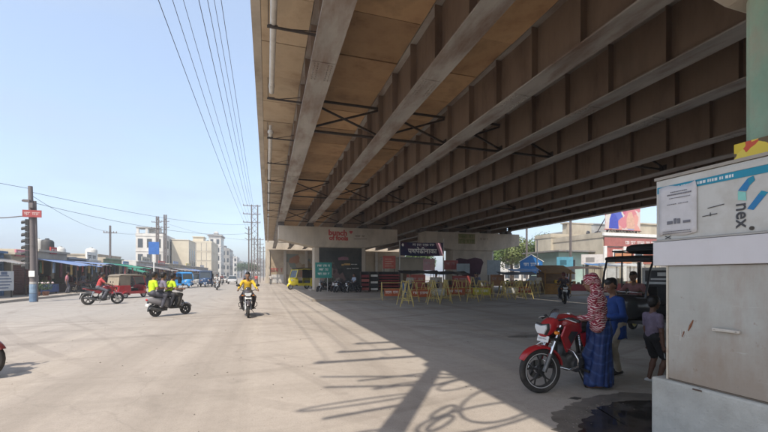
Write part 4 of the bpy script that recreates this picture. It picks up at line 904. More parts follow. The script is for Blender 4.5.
def scooter(label, loc, rz, c1, group=None, lean=0, steer=0):
    t = thing('scooter', label, 'scooter', loc, rz, group, lean); A = PAINT(c1); r = .225
    wheel(t, .62, 0, r, .1, None, seg=22, rimm=BLK); wheel(t, -.56, 0, r, .1, None, seg=22, rimm=BLK)
    for s_ in (-1, 1):
        g = MB(); g.tube([(.62, s_ * .08, r), (.56, s_ * .08, .4), (.48, s_ * .03, .6)], .022, 8); g.obj('fork_leg', BLK, t, smooth=60)
    g = MB(); fender(g, .62, r, r + .04, .17, 20, 175, drop=.06); g.obj('front_fender', A, t, smooth=50)
    # front apron: a curved shield
    rings = []
    for z, x, w_ in ((.3, .36, .2), (.42, .42, .22), (.6, .46, .22), (.78, .44, .18), (.9, .40, .13)):
        ring = []
        for k in range(7): y = -w_ + 2 * w_ * k / 6; ring.append((x - .12 * (y / w_) ** 2, y, z))
        for k in range(7): y = w_ - 2 * w_ * k / 6; ring.append((x - .03 - .12 * (y / w_) ** 2, y, z))
        rings.append(ring)
    g = MB(); g.loft(rings); g.obj('front_apron', A, t, smooth=50)
    g = MB(); g.body([(.30, 1.0, .1, .05), (.38, 1.0, .14, .07), (.44, .97, .12, .06), (.48, .94, .06, .03)], 14); hd = g.obj('handlebar_cowl', A, t, smooth=50)
    g = MB(); g.ball((.455, 0, .965), (.035, .085, .045), 12); g.obj('headlight', LENS, hd, smooth=60)
    g = MB(); g.tube([(.30, .36, 1.0), (.36, .15, 1.02), (.36, -.15, 1.02), (.30, -.36, 1.0)], .014, 8); hb = g.obj('handlebar', BLK, t, smooth=60)
    for s_ in (-1, 1):
        g = MB(); g.tube([(.33, s_ * .25, 1.02), (.29, s_ * .38, .99)], .02, 8); g.obj('grip', SEATM, hb, smooth=60)
        g = MB(); g.tube([(.35, s_ * .2, 1.03), (.36, s_ * .26, 1.18)], .007, 6); g.ball((.36, s_ * .29, 1.22), (.02, .07, .05), 10); g.obj('mirror', BLK, hb, smooth=60)
    g = MB(); g.b2((-.05, -.17, .28), (.38, .17, .32)); g.obj('floorboard', BLK, t, bev=.01)
    g = MB(); g.body([(0, .48, .1, .2), (-.1, .52, .16, .22), (-.3, .56, .19, .19), (-.55, .6, .17, .15), (-.78, .64, .12, .1), (-.88, .66, .06, .05)], 18, 3); g.obj('rear_body', A, t, smooth=50)
    g = MB(); g.body([(.02, .74, .08, .03), (-.08, .755, .14, .05), (-.35, .77, .16, .055), (-.6, .8, .14, .05), (-.76, .81, .08, .03)], 14, 3); g.obj('seat', SEATM, t, smooth=50)
    g = MB(); g.ball((-.88, 0, .66), (.03, .08, .04), 10); g.obj('tail_lamp', TAIL, t, smooth=60)
    g = MB(); g.tube([(-.55, .15, .84), (-.8, .12, .88), (-.86, 0, .88), (-.8, -.12, .88), (-.55, -.15, .84)], .012, 6); g.obj('grab_rail', BLK, t, smooth=60)
    g = MB(); g.tube([(-.2, -.15, .24), (-.4, -.17, .25), (-.5, -.17, .26), (-.8, -.18, .34), (-.86, -.18, .36)], [.02, .03, .05, .055, .04], 10); g.obj('exhaust', ENG, t, smooth=50)
    g = MB(); g.body([(-.15, .3, .09, .07), (-.3, .28, .12, .09), (-.56, .25, .1, .07)], 12); g.obj('engine', ENG, t, smooth=50)
    g = MB(); fender(g, -.56, .225, .29, .15, 70, 182); g.beam((-.82, 0, .6), (-.87, 0, .42), .14, .015); g.obj('rear_fender', BLK, t, smooth=50)
    g = MB(); g.box((-.868, 0, .47), (.01, .2, .1), (0, .27, 0)); g.obj('number_plate', PLATE, t)
    return t
def auto_rickshaw(label, loc, rz, body, canopy, backm=None, group='auto rickshaws', scale=1.0, trim=None, sides=False):
    t = thing('auto_rickshaw', label, 'auto rickshaw', loc, rz, group, sc_=scale); A = PAINT(body); C = M('canopy_%02x%02x%02x' % tuple(int(q * 255) for q in canopy), canopy, .75, .15, 3, bump=.2)
    TR = PAINT(trim) if trim else C
    wheel(t, 1.0, 0, .22, .1, seg=20, rimm=ALLOY)
    for s_ in (-1, 1): wheel(t, -.75, s_ * .54, .22, .1, seg=20, rimm=ALLOY)
    g = MB(); fender(g, 1.0, .22, .28, .2, 5, 175, drop=.07); g.obj('front_fender', A, t, smooth=50)
    # nose: rounded cowl narrowing to the front
    g = MB(); g.body([(.62, .62, .55, .33), (.8, .62, .48, .33), (.96, .64, .36, .31), (1.08, .66, .2, .25), (1.13, .66, .08, .14)], 20, 3.2); g.obj('nose_cowl', A, t, smooth=50)
    for s_ in (-1, 1):
        g = MB(); g.lathe([(0, .05), (.07, .045), (.085, .01), (.085, -.05)], (1.0, s_ * .26, .72), (1, s_ * .15, 0), 14); g.obj('headlight', LENS, t, smooth=50)
        g = MB(); g.ball((.95, s_ * .4, .66), (.04, .04, .03), 8); g.obj('indicator', AMB, t, smooth=60)
    # windscreen and frame
    g = MB(); g.add([(.80, -.5, .92), (.80, .5, .92), (.62, .47, 1.5), (.62, -.47, 1.5), (.79, -.5, .92), (.79, .5, .92), (.61, .47, 1.5), (.61, -.47, 1.5)], [(0, 1, 2, 3), (7, 6, 5, 4)]); ws = g.obj('windscreen', glass(), t)
    g = MB()
    for s_ in (-1, 1): g.beam((.815, s_ * .53, .88), (.615, s_ * .5, 1.56), .05, .04)
    g.beam((.815, -.53, .9), (.815, .53, .9), .05, .05); g.beam((.615, -.5, 1.53), (.615, .5, 1.53), .06, .05); g.obj('windscreen_frame', A, t)
    # floor, sill, rear body
    g = MB(); g.b2((-1.15, -.6, .3), (.75, .6, .37)); g.obj('floor', BLK, t)
    for s_ in (-1, 1):
        g = MB(); g.b2((-.45, s_ * .6 - .02, .3), (.7, s_ * .6 + .02, .5)); g.obj('side_sill', A, t)
        g = MB(); g.prism([(-1.25, .34), (-.45, .34), (-.38, .6), (-.42, .9), (-1.2, .9), (-1.27, .6)], 'y', s_ * .62 - .025, s_ * .62 + .025); g.obj('rear_quarter', A, t, bev=.015)
        g = MB(); fender(g, -.75, .22, .3, .2, 0, 180, drop=.06)
        for i, v in enumerate(g.v): g.v[i] = (v[0], v[1] + s_ * .6, v[2])
        g.obj('wheel_arch', A, t, smooth=50)
        for x in (-.42, -1.18):
            g = MB(); g.beam((x, s_ * .6, .88), (x + .03, s_ * .56, 1.56), .04, .04); g.obj('roof_post', BLK, t)
        if sides:
            g = MB(); g.prism([(-1.2, .9), (-.42, .9), (-.40, 1.58), (-1.16, 1.58)], 'y', s_ * .6 - .01, s_ * .6 + .01); g.obj('side_curtain', C, t)
    g = MB(); g.b2((-1.27, -.6, .34), (-1.22, .6, .92)); g.obj('tail_panel', A, t)
    g = MB(); g.add([(-1.24, -.6, .92), (-1.24, .6, .92), (-1.16, .55, 1.58), (-1.16, -.55, 1.58), (-1.2, -.6, .92), (-1.2, .6, .92), (-1.12, .55, 1.58), (-1.12, -.55, 1.58)], [(3, 2, 1, 0), (4, 5, 6, 7), (0, 1, 5, 4), (3, 7, 6, 2)]); g.obj('back_curtain', backm or C, t)
    for s_ in (-1, 1):
        g = MB(); g.b2((-1.285, s_ * .48 - .06, .6), (-1.272, s_ * .48 + .06, .72)); g.obj('tail_lamp', TAIL, t)
    # canopy
    secs = [(.66, 1.57, .5, .03), (.5, 1.62, .56, .05), (.1, 1.65, .6, .06), (-.6, 1.65, .61, .06), (-1.05, 1.62, .59, .055), (-1.22, 1.56, .54, .03)]
    g = MB(); g.body(secs, 18, 3); g.obj('canopy', C, t, smooth=50)
    g = MB()
    for s_ in (-1, 1): g.tube([(.64, s_ * .5, 1.54), (.1, s_ * .6, 1.59), (-.6, s_ * .61, 1.59), (-1.2, s_ * .56, 1.53)], .025, 6)
    g.obj('canopy_rail', TR, t, smooth=60)
    g = MB(); g.b2((-1.1, -.55, .37), (-.55, .55, .68)); g.box((-1.08, 0, .95), (.1, 1.1, .5), (0, -.1, 0)); g.obj('passenger_seat', SEATM, t, bev=.02)
    g = MB(); g.b2((.1, -.25, .37), (.4, .25, .7)); g.obj('driver_seat', SEATM, t, bev=.02)
    g = MB(); g.tube([(.62, .3, .95), (.66, .1, .98), (.66, -.1, .98), (.62, -.3, .95)], .014, 6); g.cyl((.66, 0, .98), (.78, 0, .6), .02); g.obj('handlebar', BLK, t, smooth=60)
    g = MB(); g.box((1.12, 0, .44), (.012, .3, .1)); g.obj('number_plate', PLATE, t)
    return t
def hatch_car(label, loc, rz, c1, group='distant cars'):
    t = thing('car', label, 'car', loc, rz, group); A = PAINT(c1)
    g = MB(); g.body([(1.8, .55, .55, .12), (1.7, .6, .72, .24), (1.0, .64, .78, .3), (-.4, .66, .8, .32), (-1.5, .68, .78, .33), (-1.78, .66, .66, .25)], 20, 4); g.obj('body', A, t, smooth=50)
    g = MB(); g.body([(.95, .95, .68, .05, 4), (.3, 1.18, .62, .24, 4), (-.9, 1.2, .62, .25, 4), (-1.6, 1.05, .64, .1, 4)], 20, 4); g.obj('cabin_glass', glass(), t, smooth=50)
    g = MB(); g.body([(.35, 1.42, .56, .02), (.1, 1.45, .58, .03), (-.9, 1.45, .58, .03), (-1.2, 1.41, .55, .02)], 16, 4); g.obj('roof', A, t, smooth=50)
    for x in (1.15, -1.15):
        for s_ in (-1, 1): wheel(t, x, s_ * .68, .28, .16, seg=18, rimm=ALLOY)
    for s_ in (-1, 1):
        g = MB(); g.ball((1.72, s_ * .52, .68), (.08, .16, .08), 10); g.obj('headlight', LENS, t, smooth=60)
    g = MB(); g.b2((1.79, -.25, .42), (1.82, .25, .52)); g.obj('number_plate', PLATE, t)
    return t

BLUEV = (.02, .14, .42)
bk = motorcycle('red motorcycle parked on its side stand beside the woman in blue', (4.18, 4.53, 0), R(194.9), (.35, .012, .018), lean=R(-7), steer=R(-22), group='motorcycles', hi=True, plate='*')
motorcycle('motorcycle ridden across the junction by the man in red', (-8.55, 24.3, 0), R(28), (.2, .015, .02), group='motorcycles')
scooter('grey scooter carrying three riders across the junction', (-3.66, 16.86, 0), R(41), (.23, .22, .23), group='scooters')
motorcycle('dark motorcycle ridden towards the camera by the man in yellow', (-.72, 15.75, 0), R(-86), (.06, .05, .055), group='motorcycles', plate='')
motorcycle('motorcycle entering at the left edge, only the tip of its wheel in view', (-4.82, 7.5, 0), R(-10), (.12, .02, .02), group='motorcycles')
motorcycle('dark motorcycle with two riders stopped beyond the woman', (16.1, 17.6, 0), R(232), (.025, .025, .028), group='motorcycles', steer=R(8))
motorcycle('small distant scooter-sized motorcycle coming down the road beside the blue vehicles', (-5.1, 44.0, 0), R(-80), (.35, .35, .36), group='motorcycles')
motorcycle('distant motorcycle half hidden behind the man in yellow', (-2.0, 41.0, 0), R(-70), (.03, .03, .03), group='motorcycles')
motorcycle('parked motorcycle with the seated man in pale blue before the mural', (6.9, 31.5, 0), R(205), (.04, .04, .045), group='motorcycles')
motorcycle('dark motorcycle parked at the left corner of the mural pier', (4.9, 34.2, 0), R(215), (.05, .05, .05), lean=R(-7), group='motorcycles')
motorcycle('second dark motorcycle parked before the mural, nearer its middle', (6.0, 34.0, 0), R(225), (.08, .03, .03), lean=R(-7), group='motorcycles')
motorcycle('motorcycle parked in the row, closest to the seated man', (6.0, 32.5, 0), R(225), (.04, .05, .08), lean=R(-7), group='motorcycles')
BEIGEC = M('beige_canvas', (.33, .28, .21), .85, .2, 3, (.2, .16, .12), .5, 2)
auto_rickshaw('red auto rickshaw with beige canvas back behind the man in red', (-9.25, 31.0, 0), R(52), (.36, .02, .025), (.2, .17, .13), BEIGEC, scale=.98, sides=True)
auto_rickshaw('bright yellow auto rickshaw with a black roof at the far flyover pier', (3.75, 43.6, 0), R(205), (.75, .62, .01), (.05, .045, .03), scale=1.42, trim=(.75, .62, .01), sides=True)
auto_rickshaw('bright blue auto rickshaw waiting beside the market row', (-9.6, 51.8, 0), R(-62), (.03, .25, .6), (.03, .22, .5), scale=1.15)
auto_rickshaw('dark blue auto rickshaw, second in the row by the market', (-7.8, 55.4, 0), R(-85), (.03, .07, .16), (.04, .06, .1), scale=1.3)
auto_rickshaw('black and pale auto rickshaw between the two blue ones', (-9.2, 57.5, 0), R(-75), (.3, .3, .3), (.03, .03, .03), scale=1.1)
auto_rickshaw('distant dark auto rickshaw behind the dark blue one', (-8.5, 63, 0), R(-85), (.35, .33, .3), (.04, .04, .04), scale=1.1)
for i, (x, y, c_, lb) in enumerate(((-5.8, 72, (.5, .5, .5), 'distant silver car coming down the road'), (-3.4, 80, (.04, .04, .05), 'distant dark car behind the silver one'), (-8.6, 84, (.55, .53, .5), 'distant white car near the end of the market row'), (-5.2, 105, (.3, .03, .03), 'tiny far red car on the road'))):
    hatch_car(lb, (x, y, 0), R(-88), c_)
motorcycle('far motorcycle between the distant cars', (-6.9, 66, 0), R(-85), (.05, .05, .05), group='motorcycles')

# black open-sided rickshaw behind the woman
def erick(label, loc, rz):
    t = thing('open_rickshaw', label, 'auto rickshaw', loc, rz, 'auto rickshaws'); A = PAINT((.02, .021, .024)); C = M('black_canopy', (.022, .022, .023), .7, .3, 3, bump=.2)
    wheel(t, 1.15, 0, .25, .1, seg=24, rimm=P((.6, .5, .15)))
    for s_ in (-1, 1): wheel(t, -.85, s_ * .5, .25, .1, seg=24, rimm=P((.6, .5, .15)))
    g = MB(); fender(g, 1.15, .25, .3, .18, 10, 170); g.obj('front_fender', A, t, smooth=50)
    g = MB(); g.body([(.75, .75, .5, .3), (.95, .75, .42, .3), (1.12, .76, .28, .26), (1.2, .76, .12, .15)], 18, 3); g.obj('front_cowl', A, t, smooth=50)
    g = MB(); g.lathe([(0, .05), (.07, .045), (.09, 0), (.09, -.06)], (1.18, 0, .86), (1, 0, 0), 14); g.obj('headlight', LENS, t, smooth=50)
    g = MB()
    for s_ in (-1, 1): g.tube([(.98, s_ * .48, .98), (.78, s_ * .5, 1.6), (.62, s_ * .52, 1.86)], .025, 8)
    g.cyl((.98, -.48, .98), (.98, .48, .98), .02, 8); g.cyl((.63, -.52, 1.85), (.63, .52, 1.85), .02, 8)
    g.obj('windscreen_frame', A, t, smooth=60)
    g = MB(); g.add([(.965, -.46, 1.0), (.965, .46, 1.0), (.64, .49, 1.8), (.64, -.49, 1.8)], [(0, 1, 2, 3)]);
    m = M('clear_screen', (.9, .92, .92), .03, 0, 1, trans=1.0); g.add([(.96, -.46, 1.0), (.96, .46, 1.0), (.635, .49, 1.8), (.635, -.49, 1.8)], [(3, 2, 1, 0)]); g.obj('windscreen', m, t)
    g = MB(); g.b2((-1.4, -.58, .36), (.9, .58, .44)); g.obj('floor', BLK, t)
    for s_ in (-1, 1):
        g = MB(); g.prism([(-1.4, .3), (-.35, .3), (-.3, .44), (-.35, .95), (-1.4, .95)], 'y', s_ * .6 - .02, s_ * .6 + .02); g.obj('rear_side_panel', P((.5, .48, .45)) if s_ < 0 else A, t, bev=.01)
        for x in (-.35, -1.36):
            g = MB(); g.cyl((x, s_ * .57, .4), (x, s_ * .57, 1.88), .022, 8); g.obj('roof_post', A, t)
        g = MB(); g.cyl((-1.36, s_ * .57, 1.25), (-.35, s_ * .57, 1.25), .016, 8); g.obj('side_rail', STEEL, t)
    g = MB(); g.body([(.74, 1.88, .5, .03), (.55, 1.93, .6, .055), (-.5, 1.95, .62, .065), (-1.4, 1.93, .6, .05), (-1.5, 1.9, .55, .03)], 18, 3.5); g.obj('canopy', C, t, smooth=50)
    g = MB(); g.tube([(.35, .5, 2.0), (.3, .52, 2.12), (-1.3, .55, 2.12), (-1.3, -.55, 2.12), (.3, -.52, 2.12), (.3, .52, 2.12)], .018, 8)
    for x in (-.3, -.9):
        for s_ in (-1, 1): g.cyl((x, s_ * .54, 1.97), (x, s_ * .54, 2.12), .015, 6)
    g.obj('roof_rack', C, t, smooth=60)
    g = MB(); g.body([(-.15, 2.2, .2, .05), (-.3, 2.2, .45, .12), (-1.0, 2.19, .48, .13), (-1.25, 2.18, .3, .08)], 14, 3); g.obj('roof_bundle', C, t, smooth=60)
    g = MB(); g.b2((-1.38, -.56, .45), (-.8, .56, .72)); g.box((-1.34, 0, 1.0), (.1, 1.08, .5)); g.obj('passenger_seat', SEATM, t, bev=.02)
    g = MB(); g.b2((.1, -.4, .45), (.42, .4, .75)); g.box((.05, 0, 1.05), (.06, .8, .35)); g.obj('driver_seat', SEATM, t, bev=.02)
    g = MB(); g.tube([(.66, .32, 1.08), (.74, .15, 1.1), (.74, -.15, 1.1), (.66, -.32, 1.08)], .014, 8); g.cyl((.74, 0, 1.1), (1.0, 0, .7), .02); g.obj('handlebar', STEEL, t, smooth=60)
    for y_ in (-.42,):
        g = MB(); g.tube([(.68, y_ + .06, 1.12), (.72, y_ - .02, 1.3)], .008, 6); g.ball((.72, y_ - .03, 1.36), (.015, .07, .055), 10); g.obj('mirror', BLK, t, smooth=60)
    g = MB(); g.b2((-1.4, .585, .96), (-.3, .61, 1.24)); g.obj('side_curtain', C, t)
    g = MB(); g.b2((-1.48, -.58, .4), (-1.445, .58, 1.2)); g.obj('tail_panel', A, t)
    for s_ in (-1, 1):
        g = MB(); g.b2((-1.44, s_ * .54 - .03, 1.2), (-1.4, s_ * .54 + .03, 1.88)); g.obj('tail_post', A, t)
    # rear advert panel: white frame, black print
    g = MB(); g.b2((-1.46, -.5, 1.22), (-1.44, .5, 1.72)); pn = g.obj('rear_advert', PLATE, t); g = MB(); g.b2((-1.438, -.42, 1.32), (-1.434, .42, 1.64)); g.obj('print', DK, pn)
    g = MB(); g.b2((-1.432, -.12, 1.48), (-1.43, .12, 1.58)); g.b2((-1.432, -.28, 1.37), (-1.43, .28, 1.42)); g.obj('print_mark', PLATE, pn)
    return t
er = erick('black open-sided rickshaw with roof rack parked behind the woman and boy', (9.6, 7.75, 0), R(198)); er.scale = (1.06,) * 3
# ------------------------------------------------------------------ people
SKIN = [M('skin_a', (.20, .105, .065), .55, .1, 8), M('skin_b', (.26, .145, .09), .55, .1, 8), M('skin_c', (.14, .07, .045), .55, .1, 8)]
HAIR = M('black_hair', (.012, .010, .010), .5, .3, 20); SHOE = P((.035, .03, .028)); EYE = P((.6, .58, .55)); LIP = P((.22, .08, .07))
def cloth(c): return M('cloth_%02x%02x%02x' % tuple(int(q * 255) for q in c), c, .85, .22, 7, tuple(q * .6 for q in c), .5, 5, bump=.35, bscale=9)
def person(label, loc, rz, pel, spine, hands, feet, shirt, trousers, h=1.7, res=.019, skin=0, shoes=None, head=(0, 0), sleeve='short', group=None, shorts=False, scarf=None, name='person', elbows=(-.3, 0, -1), knees=(1, 0, .2), toes=(1, 0, -.15), helmet=None, fem=False, bare_feet=False, hairlen=0):
    f = h / 1.7; V = Vector
    t = thing(name, label, 'person', loc, rz, group); t.scale = (f,) * 3
    pel = V(pel); sp = V(spine); ch = pel + sp; up = sp.normalized(); nk = ch + up * .13 + V((.0, 0, .02)); hc = nk + V((.035, 0, .135)) + up * .03 - V((0, 0, .03))
    hq = Euler((0, head[0], head[1])).to_matrix()                   # head: pitch down, yaw left
    SK, SH, TR, FO, HA = range(5); pr = []
    def cap(a, b, ra, rb, m, fl=(1, 1, 1), k=.03): pr.append(('c', tuple(a), tuple(b), ra, rb, m, fl, k))
    hw = .088 if not fem else .095
    cap(pel + V((0, hw, 0)), pel + V((0, -hw, 0)), .105, .105, TR, (1.12, 1, 1), .05)
    cap(pel + up * .06, pel + sp * .55, .125, .12, SH, (1.22, .95, 1), .06)
    cap(pel + sp * .5, ch - up * .03, .118, .125, SH, (1.2, .88, 1), .06)
    cap(ch + V((0, .115, .03)), ch + V((0, -.115, .03)), .072, .072, SH, (1.05, 1, 1), .05)
    cap(ch + up * .05, nk + V((.01, 0, .05)), .056, .05, SK, k=.03)
    for s_, hd, ft in ((1, hands[0], feet[0]), (-1, hands[1], feet[1])):
        sh = ch + V((0, s_ * .185, .035)); hd = V(hd); el = ik(sh, hd, .285, .26, (elbows[0], s_ * .5, elbows[2]))
        mid = sh.lerp(el, .62)
        if sleeve == 'short':
            cap(sh, mid, .062, .057, SH); cap(mid, el, .044, .038, SK, k=.012); cap(el, hd, .039, .027, SK)
        else: cap(sh, el, .06, .05, SH); cap(el, el.lerp(hd, .92), .049, .036, SH)
        d = (hd - el).normalized(); a_, u, v = frame(d); side = V((0, s_, 0)); side = (side - d * side.dot(d)).normalized(); nrm = d.cross(side)
        pm = hd + d * .05; cap(hd, pm + d * .03, .026, .032, SK, k=.02)
        for q in range(4):                                          # four fingers, slightly curled, and the thumb
            o_ = side * (.027 - .018 * q); L = (.062, .07, .066, .052)[q]
            b_ = pm + d * .035 + o_; m_ = b_ + d * L * .55 + nrm * -.008; e_ = m_ + d * L * .35 - nrm * .025 + V((0, 0, -.006))
            cap(b_, m_, .0095, .009, SK, k=.006); cap(m_, e_, .009, .0075, SK, k=.004)
        tb = hd + d * .03 + side * .024; cap(tb, tb + d * .03 + side * .02, .013, .011, SK, k=.01); cap(tb + d * .03 + side * .02, tb + d * .062 + side * .02, .011, .009, SK, k=.004)
        hp = pel + V((0, s_ * hw, -.02)); ft = V(ft); kn = ik(hp, ft, .435, .43, (knees[0], s_ * .25 + s_ * knees[1], knees[2]))
        if shorts:
            q = hp.lerp(kn, .82); cap(hp, q, .098, .085, TR); cap(q, kn, .058, .05, SK, k=.012); cap(kn, kn.lerp(ft, .35), .05, .052, SK); cap(kn.lerp(ft, .35), ft, .052, .033, SK)
        else:
            cap(hp, kn, .096, .07, TR); cap(kn, kn.lerp(ft, .3), .068, .066, TR); cap(kn.lerp(ft, .3), ft + (kn - ft).normalized() * .03, .066, .055, TR); cap(ft + V((0, 0, .04)), ft, .036, .034, SK, k=.01)
        td = V(toes).normalized(); FM_ = SK if bare_feet else FO
        cap(ft + V((0, 0, -.035)) - td * .05, ft + V((0, 0, -.045)) + td * .09, .036, .037, FM_, (1, 1.05, 1.1), .02); cap(ft + V((0, 0, -.045)) + td * .09, ft + V((0, 0, -.052)) + td * .16, .036, .024, FM_, (1, .95, 1.2), .02)
    def H(x, y, z): return hc + hq @ V((x, y, z))
    cap(H(-.012, 0, .03), H(-.005, 0, .03), .093, .093, SK, (1, 1.12, 1), .02)      # skull
    cap(H(.025, 0, .0), H(.04, 0, -.085), .07, .045, SK, (1, 1.05, 1), .03)          # face and jaw
    cap(H(.092, 0, .0), H(.106, 0, -.03), .011, .017, SK, k=.012)                    # nose
    cap(H(.078, 0, -.062), H(.082, 0, -.066), .02, .018, SK, (1, .7, 1.3), .012)      # mouth
    cap(H(.082, .03, .012), H(.082, -.03, .012), .014, .014, SK, k=.012)              # brow
    for s_ in (-1, 1): cap(H(-.005, s_ * .083, .005), H(-.01, s_ * .088, -.03), .017, .012, SK, (1, 1.6, 1), .01)
    if helmet is None and scarf is None:
        cap(H(-.028, 0, .058), H(.02, 0, .072), .094, .078, HA, (1, 1.1, 1), .012); cap(H(-.055, 0, .02), H(-.06, 0, -.03), .07, .055, HA, (1, .95, 1), .015)
        for s_ in (-1, 1): cap(H(-.02, s_ * .05, .05), H(-.04, s_ * .055, -.005), .046, .036, HA, k=.015)
        if hairlen: cap(H(-.075, 0, 0), H(-.09, 0, -hairlen), .06, .03, HA, k=.02)
    mats = [SKIN[skin], shirt, trousers, shoes or SHOE, HAIR]
    body = surf_obj('body', pr, mats, t, res, .03)
    g = MB()
    for s_ in (-1, 1): g.ball(H(.083, s_ * .031, -.004), (.012, .015, .009), 8)
    ey = g.obj('eyes', EYE, t, smooth=60)
    g = MB()
    for s_ in (-1, 1): g.ball(H(.094, s_ * .031, -.004), (.004, .006, .006), 6)
    g.obj('pupils', HAIR, ey, smooth=60)
    g = MB()
    for s_ in (-1, 1): g.beam(H(.092, s_ * .016, .018), H(.084, s_ * .046, .02), .006, .008)
    g.obj('eyebrows', HAIR, t)
    g = MB(); g.ball(H(.097, 0, -.066), (.005, .022, .007), 8); g.obj('lips', LIP, t, smooth=60)
    if helmet:
        g = MB(); g.lathe([(0, .135), (.06, .125), (.105, .085), (.128, .02), (.13, -.03), (.122, -.06), (.11, -.03), (.1, .05), (.05, .1), (0, .11)], H(-.01, 0, .03), hq @ V((0, 0, 1)), 20); g.obj('helmet', helmet, t, smooth=60)
    return t, dict(H=H, pel=pel, ch=ch, hc=hc)
def walkpose(st=.0): return dict(pel=(0, 0, .93), spine=(.02, 0, .40), hands=((.06 + st * .4, .25, .83), (.04 - st * .4, -.25, .83)), feet=((.02 - st, .1, .085), (.02 + st, -.1, .085)))
def standing(label, loc, rz, shirt, trousers, st=.0, **k): return person(label, loc, rz, shirt=cloth(shirt), trousers=cloth(trousers), **{**walkpose(st), **k})
def rider(label, loc, rz, shirt, trousers, x0=-.22, z=.93, hx=.33, hz=1.06, lean=.14, fx=-.03, fz=.36, hy=.34, **k):
    return person(label, loc, rz, (x0, 0, z), (lean, 0, .38), ((hx, hy, hz), (hx, -hy, hz)), ((fx, .2, fz), (fx, -.2, fz)), cloth(shirt), cloth(trousers), elbows=(-.3, .6, -.8), knees=(1, .1, .6), **k)

# the woman by the red motorcycle
RZW = R(128)
PRINT = None
def print_mat():
    m, n, b = nodes('red_white_print'); L = n.links
    c = n.nodes.new('ShaderNodeTexCoord').outputs['Object']
    nz = n.nodes.new('ShaderNodeTexNoise'); nz.inputs['Scale'].default_value = 7; L.new(c, nz.inputs['Vector'])
    ad = n.nodes.new('ShaderNodeMixRGB'); ad.blend_type = 'ADD'; ad.inputs[0].default_value = .12; L.new(c, ad.inputs[1]); L.new(nz.outputs['Color'], ad.inputs[2])
    w1 = n.nodes.new('ShaderNodeTexWave'); w1.wave_type = 'BANDS'; w1.bands_direction = 'Z'; w1.inputs['Scale'].default_value = 11; w1.inputs['Distortion'].default_value = 3.5; w1.inputs['Detail'].default_value = 2; w1.inputs['Detail Scale'].default_value = 2.5; L.new(ad.outputs[0], w1.inputs['Vector'])
    r = n.nodes.new('ShaderNodeValToRGB'); e = r.color_ramp.elements; e[0].position = .52; e[0].color = (.33, .02, .045, 1); e[1].position = .8; e[1].color = (.6, .5, .48, 1)
    x = e.new(.3); x.color = (.2, .012, .03, 1)
    n2 = n.nodes.new('ShaderNodeTexNoise'); n2.inputs['Scale'].default_value = 24; L.new(c, n2.inputs['Vector']); mu = n.nodes.new('ShaderNodeMath'); mu.operation = 'MULTIPLY'; mu.inputs[1].default_value = 1.75; L.new(n2.outputs['Fac'], mu.inputs[0]); m2 = n.nodes.new('ShaderNodeMath'); m2.operation = 'MULTIPLY'; L.new(mu.outputs[0], m2.inputs[0]); L.new(w1.outputs['Fac'], m2.inputs[1]); L.new(m2.outputs[0], r.inputs[0]); L.new(r.outputs[0], b.inputs['Base Color']); b.inputs['Roughness'].default_value = .8
    return m
PRINT = print_mat()
def sari_mat():
    m, n, b = nodes('blue_sari'); L = n.links; c = n.nodes.new('ShaderNodeTexCoord').outputs['Object']
    mp = n.nodes.new('ShaderNodeMapping'); mp.inputs['Rotation'].default_value = (.5, .3, 0); L.new(c, mp.inputs['Vector'])
    w1 = n.nodes.new('ShaderNodeTexWave'); w1.bands_direction = 'Z'; w1.inputs['Scale'].default_value = 2.6; w1.inputs['Distortion'].default_value = 5; w1.inputs['Detail'].default_value = 3; w1.inputs['Detail Scale'].default_value = 1.4; L.new(mp.outputs[0], w1.inputs['Vector'])
    r = n.nodes.new('ShaderNodeValToRGB'); e = r.color_ramp.elements; e[0].position = .55; e[0].color = (.010, .030, .125, 1); e[1].position = .97; e[1].color = (.028, .065, .2, 1); q = e.new(.9); q.color = (.014, .04, .155, 1)
    L.new(w1.outputs['Fac'], r.inputs[0]); L.new(r.outputs[0], b.inputs['Base Color']); b.inputs['Roughness'].default_value = .6
    nz = n.nodes.new('ShaderNodeTexNoise'); nz.inputs['Scale'].default_value = 9; L.new(c, nz.inputs['Vector']); bp = n.nodes.new('ShaderNodeBump'); bp.inputs['Strength'].default_value = .5; bp.inputs['Distance'].default_value = .03; L.new(nz.outputs['Fac'], bp.inputs['Height']); L.new(bp.outputs[0], b.inputs['Normal'])
    return m
SARI = sari_mat()
tw, jw = person('woman in a red and white headscarf and long blue skirt beside the red motorcycle', (4.53, 4.27, 0), RZW, (0, 0, .92), (.06, 0, .39), ((.33, .2, 1.04), (.24, -.25, .98)), ((.02, .09, .085), (-.02, -.1, .085)), PRINT, SARI, h=1.6, res=.011, skin=0, head=(.15, .3), sleeve='long', fem=True, bare_feet=True, scarf=True)
def skirt(t, m, zt, zb, rt, rb, cx=0, name='skirt', folds=13, amp=.022, sq=.85):
    g = MB(); rings = []; n = 96; N = 18
    for i in range(N + 1):
        s_ = i / N; z = zt + (zb - zt) * s_; r_ = rt + (rb - rt) * (s_ ** .7); hip = .03 * math.exp(-((s_ - .18) / .12) ** 2); ring = []
        for k in range(n):
            a = 2 * math.pi * k / n; q = r_ + hip + amp * (.3 + .7 * s_) * (.5 * math.sin(folds * a + 3.2 * s_ + 1.6 * math.sin(2 * a)) + .55 * math.sin(5 * a - 4 * s_ + 1) + .5 * math.sin(3 * a + 5 * s_) + .25 * math.sin(19 * a + 7 * s_ + 2 * math.sin(3 * a)))
            ring.append((cx + q * math.cos(a) * sq + .03 * s_, q * math.sin(a), z + .012 * math.sin(4 * a) * s_))
        rings.append(ring)
    g.loft(rings, caps=False); o = g.obj(name, m, t, smooth=70); md = o.modifiers.new('thick', 'SOLIDIFY'); md.thickness = .006; return o
skirt(tw, SARI, 1.02, .055, .155, .225)
